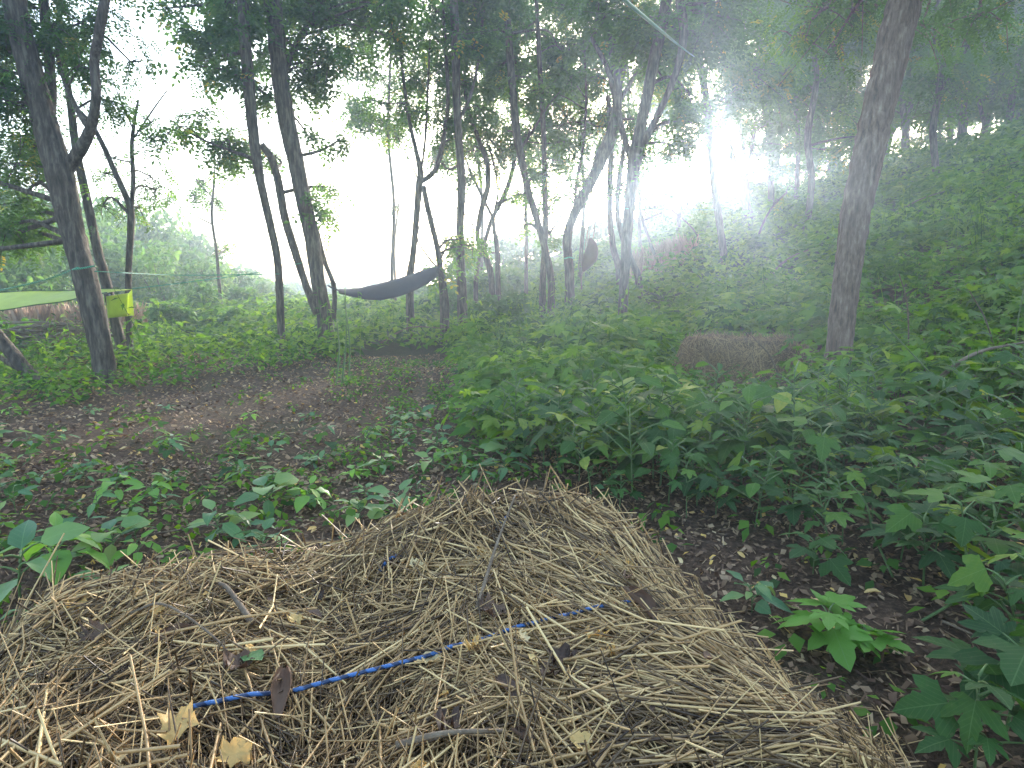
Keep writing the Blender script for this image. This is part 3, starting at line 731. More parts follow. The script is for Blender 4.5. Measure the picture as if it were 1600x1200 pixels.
# ------------------------------------------------------------------ where plants may grow (regions measured on the photograph, used in metres on the ground)
def inpoly(px, py, poly):
    px = np.asarray(px); py = np.asarray(py); c = np.zeros(px.shape, bool)
    n = len(poly)
    for i in range(n):
        x0, y0 = poly[i]; x1, y1 = poly[(i + 1) % n]
        t = ((y0 > py) != (y1 > py)) & (px < (x1 - x0) * (py - y0) / ((y1 - y0) if y1 != y0 else 1e-9) + x0)
        c ^= t
    return c
def bale_uv(x, y): return .92 * x + .39 * y, -.39 * x + .92 * y
def bale_xy(t, n): return t * .92 - n * .39, t * .39 + n * .92
RIGHT = [(690, 520), (720, 600), (720, 690), (850, 735), (960, 800), (1100, 815), (1250, 850), (1370, 905), (1480, 960), (1560, 1060), (1600, 1110), (2400, 1200), (2400, -50), (690, -50)]
LEFTGREEN = [(-900, 690), (0, 655), (120, 640), (250, 610), (360, 590), (470, 575), (560, 560), (690, 545), (690, 300), (-900, 300)]
BAREPATCH = [(1330, 700), (1420, 660), (1640, 670), (1640, 730), (1480, 740), (1380, 735)]
def sample(n, x0, x1, y0, y1, power=1.0):
    x = rng.uniform(x0, x1, n); y = y0 + (y1 - y0) * rng.uniform(0, 1, n) ** power
    z = ter(x, y); px, py, d = project(x, y, z)
    return x, y, z, px, py, d
def visible(px, py, m=120): return (px > -m * 1.5) & (px < 1600 + m * 2) & (py > 0)

LB_HI = [leaf_lobed(width=.25, sinus=.4), leaf_lobed((-60, 0, 60), (.75, 1, .75), .32, .42), leaf_lobed((-95, -50, 0, 50, 95), (.5, .8, 1, .8, .5), .23, .36, droop=.3)]
LB_LO = [leaf_lobed((-60, 0, 60), (.75, 1, .75), .26, .4, serr=False), leaf_lobed((-70, -35, 0, 35, 70), (.6, .85, 1, .85, .6), .2, .34, serr=False), leaf_simple(.55)]
OV = [leaf_ovate(.5, .35, .12, .03), leaf_ovate(.42, .6, .2, .04), leaf_ovate(.34, .2, .15, .02), leaf_ovate(.62, .5, .05, .05)]

def plant_template(kind, seed, leaves=None):
    """one cheap whole plant for the masses: V, F(tri), tint"""
    r = np.random.default_rng(seed)
    parts = []
    if kind == 'tall':
        n, h, ls = leaves or 10, .36, .125
        tmpl = [LB_LO[seed % 3], SL, LB_LO[0]]
    elif kind == 'low':
        n, h, ls = leaves or 9, .13, .06
        tmpl = [SL, leaf_simple(.8)]
    else:
        n, h, ls = leaves or 8, .30, .125
        tmpl = [SL, leaf_simple(.7)]
    for i in range(n):
        s = (i + .6) / n
        z = h * (.3 + .7 * s) if kind != 'low' else h * r.uniform(.3, 1)
        az = i * 2.4 + r.uniform(-.4, .4)
        out = h * .5 * (1.1 - s * .8) * r.uniform(.6, 1.2)
        pos = np.array([[math.sin(-az) * out, math.cos(-az) * out, z]])
        t = tmpl[i % len(tmpl)]
        M = rotm([az], [r.normal(-.2, .3)], [r.normal(0, .25)]) * (ls * r.uniform(.7, 1.25) * (1.2 - .4 * s))
        parts.append(scatter(*t, pos, M, [r.uniform(0, 1)]))
    if kind == 'tall':
        st, sf = tube(np.array([(0, 0, -.03), (0, .01, h)]), [.004, .002], 3, cap=False)
        parts.append((st, quads_to_tris(sf), np.full(len(sf) * 2, .3)))
    return join(parts)
def weed_template(seed):
    r = np.random.default_rng(seed); parts = []; h = r.uniform(.6, .95); bx, by = r.uniform(-.15, .15, 2)
    st, sf = tube(np.array([(0, 0, -.03), (bx * .3, by * .3, h * .5), (bx, by, h)]), [.005, .004, .002], 3, cap=False)
    parts.append((st, quads_to_tris(sf), np.full(len(sf) * 2, .5)))
    for i in range(11):
        s = .35 + .65 * i / 10; az = i * 1.57 + r.uniform(-.4, .4)
        pos = np.array([[bx * s * s, by * s * s, h * s]])
        parts.append(scatter(*leaf_simple(.34), pos, rotm([az], [r.normal(-.3, .3)], [r.normal(0, .2)]) * (.15 * (1.15 - .5 * s)), [r.uniform(0, 1)]))
    return join(parts)
T_WEED = [weed_template(s) for s in range(5)]
T_TALL = [plant_template('tall', s) for s in range(5)]
T_MED = [plant_template('med', s) for s in range(4)]
T_LOW = [plant_template('low', s) for s in range(4)]
def mass(name, label, cat, x, y, z, scale, tmpls, mat, tints):
    kinds = rng.integers(0, len(tmpls), len(x)); parts = []
    for q, t in enumerate(tmpls):
        w = kinds == q
        if not w.any(): continue
        n = w.sum()
        M = rotm(rng.uniform(0, 6.28, n), rng.normal(0, .12, n), rng.normal(0, .12, n)) * scale[w][:, None, None]
        parts.append(scatter(t[0], t[1], np.stack([x[w], y[w], z[w]], -1), M, tints[w], t[2]))
    V, F, T = join(parts)
    o = link(name, mesh_np(name, V, F, mat, T), kind='stuff', label=label, category=cat)
    return len(F)

TRI = {}
def patch(x, y, s, seed=0):
    return .5 + .25 * (np.sin(x * s + seed) * np.sin(y * s * 1.3 + seed * 2)) + .25 * np.sin(x * s * 2.3 + y * s * 1.7 + seed * 3) * np.sin(y * s * 2.1 - x * s)
def build_masses():
    # right slope: dense, taller plants
    x, y, z, px, py, d = sample(44000, -1.2, 22, 3.2, 27)
    k = inpoly(px, py, RIGHT) & visible(px, py, 90) & ~inpoly(px, py, BAREPATCH)
    keep = k & (rng.random(len(x)) < np.clip(5.6 / d ** 1.2, 0, .85) * (.45 + 1.1 * (patch(x, y, 1.9, 7) > .38))) & (.853 * x + .522 * y < 22) & ~((px > 1045) & (px < 1275) & (py > 548) & (py < 586))
    x, y, z, d = x[keep], y[keep], z[keep], d[keep]
    sc = rng.uniform(.5, 1.15, len(x)) * (.75 + .035 * d) * (.55 + .95 * patch(x, y, .9)) * np.where((px[keep] > 1040) & (px[keep] < 1280) & (py[keep] > 590) & (py[keep] < 700), .72, 1)
    near = d < 9
    TRI['slope_near'] = mass('slope_undergrowth', 'dense lobed-leaf undergrowth over the near part of the slope', 'undergrowth', x[near], y[near], z[near], sc[near], T_TALL, M_under, .1 + .75 * patch(x[near], y[near], 1.6, 1) * rng.uniform(.6, 1.2, near.sum()))
    f = ~near
    TRI['slope_far'] = mass('slope_undergrowth', 'soft green undergrowth covering the upper slope to the crest', 'undergrowth', x[f], y[f], z[f], sc[f] * 1.1, T_MED, M_under, .1 + .8 * patch(x[f], y[f], .8, 2) * rng.uniform(.6, 1.2, f.sum()))
    # taller weeds standing out of the low green
    x, y, z, px, py, d = sample(9000, -14, 16, 4.4, 20)
    k = visible(px, py, 60) & ((inpoly(px, py, RIGHT) & (py < 600)) | (inpoly(px, py, LEFTGREEN) & (y > 6.5))) & (rng.random(len(x)) < 2.6 / d) & (patch(x, y, .7, 9) > .45) & ~((px > 1000) & (px < 1300) & (py > 510))
    x, y, z = x[k], y[k], z[k]
    TRI['weeds'] = mass('tall_weeds', 'upright narrow-leaved weeds standing out of the undergrowth', 'weeds', x, y, z, rng.uniform(.45, 1.05, len(x)), T_WEED, M_under, rng.uniform(.4, 1, len(x)))
    # left and centre: flat green beyond the bare soil
    x, y, z, px, py, d = sample(26000, -17, 2.0, 4.2, 26)
    k = inpoly(px, py, LEFTGREEN) & visible(px, py, 60)
    keep = k & (rng.random(len(x)) < np.clip(4.2 / d ** 1.05, .1, .9)) & ~((px < 160) & (py > 470) & (py < 535) & (y > 8))
    x, y, z, d = x[keep], y[keep], z[keep], d[keep]
    hgt = .55 + .5 * sstep((y - 5.5) / 4) + .9 * sstep((y - 9) / 6)
    sc = rng.uniform(.7, 1.2, len(x)) * hgt * (.8 + .4 * patch(x, y, 1.1, 4))
    TRI['left'] = mass('flat_undergrowth', 'low green undergrowth round the left trees and below the hammock', 'undergrowth', x, y, z, sc, T_MED, M_under, .25 + .75 * patch(x, y, .9, 5) * rng.uniform(.6, 1.2, len(x)))
    # sparse low ground cover on the litter
    x, y, z, px, py, d = sample(9000, -5, 4, 1.0, 7.5)
    t, n = bale_uv(x, y)
    onbale = (t > -.8) & (t < 1.15) & (n > .3) & (n < 1.25)
    dens = np.where(px < 620, .26, .24) + .45 * (patch(x, y, 2.2, 3) > .68)
    dens = np.where((px > 1000) & (py > 800), .10, dens)
    dens = np.where((py < 700) & (px < 520), .16 * dens, dens)
    keep = ~inpoly(px, py, RIGHT) & ~inpoly(px, py, LEFTGREEN) & visible(px, py) & ~onbale & (rng.random(len(x)) < dens)
    x, y, z, d = x[keep], y[keep], z[keep], d[keep]
    TRI['low'] = mass('ground_cover', 'small green seedlings sprinkled over the brown leaf litter', 'ground cover', x, y, z, rng.uniform(.35, .85, len(x)), T_LOW, M_under, rng.uniform(.2, .95, len(x)))
    # leaf litter
    CH = np.array([(-.1, -.55, 0), (.34, -.25, .06), (.0, 0, .2), (.16, .6, 0), (-.34, .22, .07)], float); CF = np.array([(0, 1, 2), (1, 3, 2), (3, 4, 2), (4, 0, 2)])
    CH2 = np.array([(-.02, -.8, 0), (.13, -.5, .04), (.08, .75, .0), (-.12, .5, .05)], float); CF2 = np.array([(0, 1, 2), (0, 2, 3)])
    parts = []
    for cnt, (x0, x1, y0, y1), s0 in ((27000, (-2.8, 2.8, .7, 3.2), .019), (30000, (-6.5, 3, 2.8, 8.5), .028)):
        x, y, z, px, py, d = sample(cnt, x0, x1, y0, y1)
        keep = visible(px, py)
        x, y, z = x[keep], y[keep], z[keep]; n = len(x); z = z + rng.uniform(0, .012, n)
        M = rotm(rng.uniform(0, 6.28, n), rng.normal(0, .45, n), rng.normal(0, .45, n)) * (s0 * rng.uniform(.5, 1.6, n))[:, None, None]
        tint = np.clip(rng.beta(2, 2.6, n), 0, .9); tint[rng.random(n) < .02] = 1
        a = rng.random(n) < .6
        parts.append(scatter(CH, CF, np.stack([x, y, z], -1)[a], M[a], tint[a])); parts.append(scatter(CH2, CF2, np.stack([x, y, z], -1)[~a], M[~a], tint[~a]))
    V, F, T = join(parts); TRI['litter'] = len(F)
    link('leaf_litter', mesh_np('leaf_litter', V, F, M_dead, T), kind='stuff', label='brown chips and dead leaves littering the bare soil', category='leaf litter')
    # dry reeds behind the brush pile and a dry patch on the slope
    for lab, cx, cy, wx, wy, n, h in (('dry reddish brown reeds standing behind the brush pile', -8.3, 10.9, 2.7, 1.6, 2600, .6), ('small dry brown patch of dead stalks high on the slope', 3.6, 15.2, 1.5, 1.2, 900, .6)):
        x = cx + rng.uniform(-.5, .5, n) * wx; y = cy + rng.uniform(-.5, .5, n) * wy; z = ter(x, y)
        BL = np.array([(-.012, 0, 0), (.012, 0, 0), (.02, .1, .6), (.0, .3, 1)], float); BF = np.array([(0, 1, 2), (0, 2, 3)])
        M = rotm(rng.uniform(0, 6.28, n), rng.normal(0, .2, n), rng.normal(0, .2, n)) * (h * rng.uniform(.5, 1.2, n))[:, None, None]
        V, F, T = scatter(BL, BF, np.stack([x, y, z], -1), M, rng.uniform(0, 1, n))
        link('dry_reeds', mesh_np('dry_reeds', V, F, M_reed, T), kind='stuff', label=lab, category='dry reeds')
build_masses()

# ------------------------------------------------------------------ individual plants near the camera: stem and every leaf a part
def mesh_leaf(name, t, mat): return mesh_np(name, t[0], t[1], mat, smooth=False)
ML_LOB = [mesh_leaf('lobed_leaf', t, M_lobed) for t in LB_HI]
ML_OVAL = [mesh_leaf('oval_leaf', t, M_lobed2) for t in (leaf_ovate(.5, .3, .12, .02), leaf_ovate(.58, .5, .06, .03), leaf_ovate(.44, .15, .18, .02))]
ML_BRO = [mesh_leaf('broad_leaf', t, M_broad) for t in OV]
ML_LIM = [mesh_leaf('fresh_leaf', t, M_lime) for t in LB_HI[:2]]
ML_LIMO = [mesh_leaf('fresh_leaf', t, M_lime) for t in OV[:3]]
def stem_mesh(paths, r0, mat):
    parts = [tube(catmull(p, 6), np.linspace(r0, r0 * .45, 6), 5, cap=False) for p in paths]
    V, F, T = join(parts)
    return mesh_np('stem', V, F, mat, smooth=True)
def make_plant(kind, seed):
    """prototype as data only: (stem mesh, [(leaf mesh, matrix)])"""
    r = random.Random(seed)
    leaves, paths = [], []
    if kind == 'lobed':
        h = r.uniform(.26, .48); n = r.randint(9, 13); ms = ML_LOB; ls = (.075, .145); r0 = .005
        bend = (r.uniform(-.08, .08), r.uniform(-.08, .08))
    elif kind == 'oval':
        h = r.uniform(.30, .52); n = r.randint(11, 14); ms = ML_OVAL; ls = (.07, .115); r0 = .0045; bend = (r.uniform(-.1, .1), r.uniform(-.1, .1))
    elif kind == 'fresh':
        h = r.uniform(.12, .2); n = r.randint(8, 11); ms = ML_LIM; ls = (.09, .13); r0 = .003; bend = (0, 0)
    elif kind == 'broad':
        h = r.uniform(.08, .17); n = r.randint(5, 9); ms = ML_BRO; ls = (.10, .17); r0 = .004; bend = (r.uniform(-.03, .03), r.uniform(-.03, .03))
    elif kind == 'limebroad':
        h = r.uniform(.12, .2); n = r.randint(5, 8); ms = ML_LIMO; ls = (.11, .16); r0 = .004; bend = (0, 0)
    else:   # small
        h = r.uniform(.05, .12); n = r.randint(4, 6); ms = [ML_BRO[2], ML_LOB[1], ML_BRO[0]]; ls = (.05, .08); r0 = .002; bend = (0, 0)
    top = Vector((bend[0], bend[1], h))
    paths.append([(0, 0, -.03), (bend[0] * .3, bend[1] * .3, h * .5), tuple(top)])
    a0 = r.uniform(0, 6.3)
    for i in range(n):
        s = .3 + .7 * (i + .5) / n
        b = Vector((bend[0] * s * s, bend[1] * s * s, h * s))
        az = a0 + i * 2.4 + r.uniform(-.3, .3)
        pl = (h * .35 * (1.25 - s) + .015) if kind != 'broad' else .02 + h * .15
        o = Vector((-math.sin(az), math.cos(az), 0))
        e = b + o * pl + Vector((0, 0, pl * .55))
        paths.append([tuple(b), tuple((b + e) / 2 + Vector((0, 0, .005))), tuple(e)])
        L_ = r.uniform(*ls) * (1.15 - .35 * abs(s - .6))
        tilt = r.gauss(-.12 if kind != 'broad' else .35 * (s - .3), .25)
        m = Matrix.Translation(e) @ Matrix.Rotation(az, 4, 'Z') @ Matrix.Rotation(tilt, 4, 'X') @ Matrix.Rotation(r.gauss(0, .25), 4, 'Y') @ Matrix.Scale(L_, 4)
        leaves.append((r.choice(ms), m))
    return stem_mesh(paths, r0, M_stem), leaves
def where(px, py):
    if px > 950: return 'right of the bale, near the fresh green plant' if px > 1180 and py > 900 else ('right of the bale peak under the thicket' if px < 1200 else 'under the plants at the right')
    col = ['at the left edge', 'left of the weed stalks', 'below the weed stalks', 'left of the thicket', 'at the foot of the thicket'][sum(px > q for q in (200, 420, 600, 740))]
    row = ['far up the bare soil', 'midway between bale and trees', 'close behind the bale'][sum(py > q for q in (690, 770))]
    return row + ' ' + col
PROTO = {k: [make_plant(k, 100 * i + j) for j in range(n)] for i, (k, n) in enumerate((('lobed', 7), ('oval', 5), ('fresh', 2), ('broad', 6), ('limebroad', 2), ('small', 4)))}
NAMES = {'oval': 'oval_leaf_plant', 'lobed': 'lobed_leaf_plant', 'fresh': 'bright_green_plant', 'broad': 'broadleaf_plant', 'limebroad': 'broadleaf_plant', 'small': 'seedling'}
COUNT = {}
def place(kind, x, y, scale=1.0, label=None, group=None, idx=None, rot=None, tilt=(0, 0), dz=0):
    st, lv = PROTO[kind][idx if idx is not None else rnd.randrange(len(PROTO[kind]))]
    root = empty(NAMES[kind], (x, y, float(ter(x, y)) + dz), (tilt[0], tilt[1], rnd.uniform(0, 6.3) if rot is None else rot), label=label, category='seedling' if kind == 'small' else 'plant')
    root.scale = (scale,) * 3
    if group: root['group'] = group
    link('stem', st, root)
    for m, mx in lv:
        o = link('leaf', m, root)
        o.matrix_local = mx
    COUNT[kind] = COUNT.get(kind, 0) + 1
    return root
def build_plants():
    one = [   # kind, px, py of the foot, scale, label
        ('fresh', 1290, 1015, .85, 'bright fresh green lobed plant against the right side of the straw bale', 0),
        ('fresh', 1350, 1030, .6, 'smaller bright green tuft just right of the fresh lobed plant by the bale', 1),
        ('limebroad', 95, 900, 1.0, 'lime green broad-leaved plant left of the bale at the left edge', 0),
        ('broad', 30, 935, 1.15, 'dark green glossy broadleaf plant at the left edge beside the straw', 0),
        ('broad', 420, 800, .95, 'pale pointed-leaf plant behind the back of the bale, left of centre', 1),
        ('broad', 345, 850, .7, 'plant with one dark blue-green hanging leaf behind the bale', 2),
        ('broad', 620, 800, .85, 'yellowing flat-leaved plant in red litter behind the bale', 3),
        ('broad', 790, 745, .85, 'pale grey-green plant at the tip of the bale straw', 4),
        ('broad', 795, 715, .9, 'round-leaved plant at the end of the brown path beside the thicket', 5),
        ('limebroad', 240, 790, .55, 'upright light green shoot standing in the litter left of centre', 1),
        ('small', 1270, 900, 1.2, 'two-leaved dark seedling on bare litter right of the bale', 0),
        ('broad', 1175, 960, .5, 'folded single-leaf plant touching the right slope of the bale', 2),
        ('lobed', 1570, 1150, .8, 'large dark lobed plant hanging into the lower right corner', 1),
        ('lobed', 1520, 1230, .62, 'lobed plant with grey-green leaves at the bottom edge right of the bale', 3),
        ('lobed', 1690, 1090, 1.0, 'tall lobed plant at the right edge above the lower right corner', 2),
        ('broad', 180, 870, .8, 'toothed upright green plant at the left back corner of the bale', 1),
    ]
    for kind, px, py, s, lab, i in one:
        g = ground_at(px, py)
        place(kind, g[0], g[1], s, lab, idx=i, rot=i * 1.7)
    # thicket right
    n = 0
    for _ in range(60000):
        if n >= 150: break
        x, y = rnd.uniform(-.4, 4.2), rnd.uniform(1.1, 3.5)
        z = float(ter(x, y)); px, py, d = project(x, y, z)
        if not (-50 < px < 1750) or not inpoly(px, py, RIGHT) or inpoly(px, py, BAREPATCH) or (1050 < px < 1270 and 540 < py < 610): continue
        if rnd.random() > (.9 if y < 2.4 else .8): continue
        if any((x - a) ** 2 + (y - b) ** 2 < .11 ** 2 for a, b in pts_r): continue
        pts_r.append((x, y)); n += 1
        zone = ['at the left end above the brown path', 'behind the peak of the bale', 'left of the old bale', 'below the old bale', 'below the reddish trunk', 'right of the reddish trunk', 'at the right edge'][sum(px > q for q in (800, 930, 1060, 1220, 1350, 1480))]
        row = ['deep in the thicket', 'midway in the thicket', 'near the front of the thicket', 'on the lower rim of the thicket', 'out on the litter below the thicket'][sum(py > q for q in (680, 740, 800, 880))]
        sc = rnd.uniform(.6, 1.1) * (.75 if py > 790 else 1)
        siz = 'tall' if sc > .82 else ('low' if sc > .62 else 'tiny')
        ov = rnd.random() < .38
        place('oval' if ov else 'lobed', x, y, sc, '%s %s-leaf plant %s, %s' % (siz, 'oval' if ov else 'lobed', row, zone), 'oval-leaf plants of the thicket' if ov else 'lobed-leaf plants of the thicket')
    n = 0
    for _ in range(60000):
        if n >= 56: break
        x, y = rnd.uniform(-3.6, .9), rnd.uniform(1.45, 4.6)
        z = float(ter(x, y)); px, py, d = project(x, y, z)
        if not (-80 < px < 900) or inpoly(px, py, RIGHT) or inpoly(px, py, LEFTGREEN): continue
        p = .9 if (420 < px < 720 and 620 < py < 800) else (.75 if py > 740 else .16)
        if rnd.random() > p: continue
        if any((x - a) ** 2 + (y - b) ** 2 < .16 ** 2 for a, b in pts_l): continue
        pts_l.append((x, y)); n += 1
        kd = 'broad' if rnd.random() < .72 else 'limebroad'; sc = rnd.uniform(.32, .72)
        place(kd, x, y, sc, '%s%s broadleaf plant, %s' % ('wide ' if sc > .52 else 'small ', 'pale' if kd == 'broad' else 'lime green', where(px, py)), 'broadleaf plants in the litter behind the bale')
    n = 0
    for _ in range(60000):
        if n >= 66: break
        x, y = rnd.uniform(-3.2, 2.6), rnd.uniform(1.2, 3.8)
        z = float(ter(x, y)); px, py, d = project(x, y, z); t, nn = bale_uv(x, y)
        if not (-50 < px < 1600) or inpoly(px, py, LEFTGREEN) or (t < 1.05 and nn < 1.3): continue
        if px > 1000 and rnd.random() > .25: continue
        if any((x - a) ** 2 + (y - b) ** 2 < .12 ** 2 for a, b in pts_s): continue
        pts_s.append((x, y)); n += 1
        rt = px > 950
        place('small', x, y, rnd.uniform(.6, 1.1), 'green seedling ' + where(px, py),
              'seedlings right of the bale' if rt else 'seedlings behind the bale')
pts_r, pts_l, pts_s = [], [], []
build_plants()

# ------------------------------------------------------------------ straw bales
def vnoise(x, y, s, seed):
    return np.sin(x * s + seed) * np.cos(y * s * 1.2 + seed * 1.7) * .5 + np.sin(x * s * 2.1 - y * s * 1.6 + seed * 2.3) * .3 + np.sin(y * s * 3.3 + x * s * 2.7 + seed) * .2
def bale_top(t, n):
    fr = sstep((n - .30) / .10); lf = sstep((t + .66) / .36)
    bk = 1 - sstep((n - 1.08 - .07 * sstep((.42 - t) / .4) - .02 * np.sin(9 * t)) / .19)
    rt = 1 - sstep((t - .48 - .13 * sstep((n - .75) / .3)) / (.60 - .16 * sstep((n - .8) / .3)))
    h = .452 - .025 * sstep((-t - .02) / .5) - .03 * np.exp(-((t - .1) / .12) ** 2) * (n > .6)
    h = h + .055 * np.exp(-((t - .45) ** 2 / .045 + (n - 1.12) ** 2 / .012)) + .03 * np.exp(-((t - .45) ** 2 / .05 + (n - .95) ** 2 / .04))
    h = h + .014 * vnoise(t, n, 11, 1) + .008 * vnoise(t, n, 29, 4)
    return h * fr * bk * lf * (rt ** .85)
def straw_path(t, n, ang, ln, lift0, lift1, top):
    dt, dn = math.cos(ang) * ln / 2, math.sin(ang) * ln / 2
    P = []
    for s, l in ((-1, lift0), (-.33, (lift0 * 2 + lift1) / 3), (.33, (lift0 + 2 * lift1) / 3), (1, lift1)):
        a, b = t + dt * s, n + dn * s
        P.append((a, b, l))
    return P
def straws(N, trange, nrange, top, toxyz, seed, lmin, lmax, rmin, rmax, edge=True, lift=(0, .022), flow=True):
    """N three-segment stalks lying over a bale's surface; all vectorised"""
    r = np.random.default_rng(seed)
    t = r.uniform(*trange, N); n = r.uniform(*nrange, N)
    ln = r.uniform(lmin, lmax, N) * r.uniform(.6, 1, N)
    cell = np.floor(t / .11 + .3 * np.sin(n * 9)) * 37.1 + np.floor(n / .10 + .3 * np.sin(t * 8)) * 91.7
    base = np.mod(np.abs(np.sin(cell) * 4375.85), 1) * np.pi
    coh = r.random(N) < .55
    ang = np.where(coh, base + r.normal(0, .28, N), r.uniform(0, np.pi, N))
    if flow:
        w = sstep((t - .18) / .3) * sstep((n - .15) / .3)
        flowang = math.atan2(-.62, .62) + .5 * np.sin(n * 5) + r.normal(0, .33, N)
        ang = np.where(r.random(N) < w * .82, flowang, ang)
    s = np.array([-1, .05, 1.])
    a = t[:, None] + np.cos(ang)[:, None] * ln[:, None] * .5 * s
    b = n[:, None] + np.sin(ang)[:, None] * ln[:, None] * .5 * s
    kink = r.normal(0, .016, (N, 3)) * ln[:, None]
    a += -np.sin(ang)[:, None] * kink; b += np.cos(ang)[:, None] * kink
    z = top(a, b)
    # a stalk is stiff: pull its height towards a straight line
    lin = z[:, :1] * (1 - (s + 1) / 2) + z[:, -1:] * (s + 1) / 2
    z = np.maximum(z * .65 + lin * .35, z - .02)
    z = z + r.uniform(*lift, N)[:, None]
    if edge:
        up = (r.random(N) < .07)
        z[:, -1] += np.where(up, r.uniform(.01, .07, N), 0); z[:, 1] += np.where(up, r.uniform(.0, .015, N), 0)
        up = (r.random(N) < .05)
        z[:, 0] += np.where(up, r.uniform(.01, .06, N), 0)
    X, Y, Z = toxyz(a, b, z)
    P = np.stack([X, Y, Z], -1)                        # N,4,3
    rad = r.uniform(rmin, rmax, N)
    T = P[:, -1] - P[:, 0]; T /= np.linalg.norm(T, axis=1)[:, None] + 1e-9
    U = np.cross(T, [0, 0, 1.]); U /= np.linalg.norm(U, axis=1)[:, None] + 1e-9
    Wv = np.cross(T, U)
    an = np.array([np.pi / 2, np.pi * 7 / 6, np.pi * 11 / 6])
    ring = (np.cos(an)[None, :, None] * U[:, None] - np.sin(an)[None, :, None] * Wv[:, None]) * rad[:, None, None]   # N,3,3
    V = P[:, :, None] + ring[:, None] * np.array([1, 1, .75])[None, :, None, None]
    F = []
    for k in range(2):
        for j in range(3):
            F.append((k * 3 + j, k * 3 + (j + 1) % 3, (k + 1) * 3 + (j + 1) % 3, (k + 1) * 3 + j))
    F = np.array(F)[None] + (np.arange(N) * 9)[:, None, None]
    tint = np.clip(r.beta(1.5, 1.7, N) * .92 + .1 * vnoise(t, n, 7, 2), 0, 1)
    hi = r.random(N) < .07; tint[hi] = r.uniform(.8, 1, hi.sum())
    return V, F, tint, P, rad
def rope_mat(name, c1, c2, scale):
    m, t, N, L = nodes(name)
    tc = N.new('ShaderNodeTexCoord'); w = N.new('ShaderNodeTexWave'); w.inputs['Scale'].default_value = scale; w.bands_direction = 'DIAGONAL'
    w.inputs['Distortion'].default_value = .6
    L.new(tc.outputs['Object'], w.inputs['Vector'])
    r = ramp(N, [(.35, c1), (.55, c2)]); L.new(w.outputs['Fac'], r.inputs[0])
    p = N.new('ShaderNodeBsdfPrincipled'); L.new(r.outputs[0], p.inputs['Base Color']); p.inputs['Roughness'].default_value = .45
    bp = N.new('ShaderNodeBump'); bp.inputs['Strength'].default_value = .8; bp.inputs['Distance'].default_value = .002
    L.new(w.outputs['Fac'], bp.inputs['Height']); L.new(bp.outputs[0], p.inputs['Normal'])
    o = N.new('ShaderNodeOutputMaterial'); L.new(p.outputs[0], o.inputs[0])
    return m
M_twine = rope_mat('blue_twine', (.008, .026, .075), (.035, .115, .30), 22)
M_rope = rope_mat('green_rope', (.01, .09, .05), (.03, .28, .14), 30)

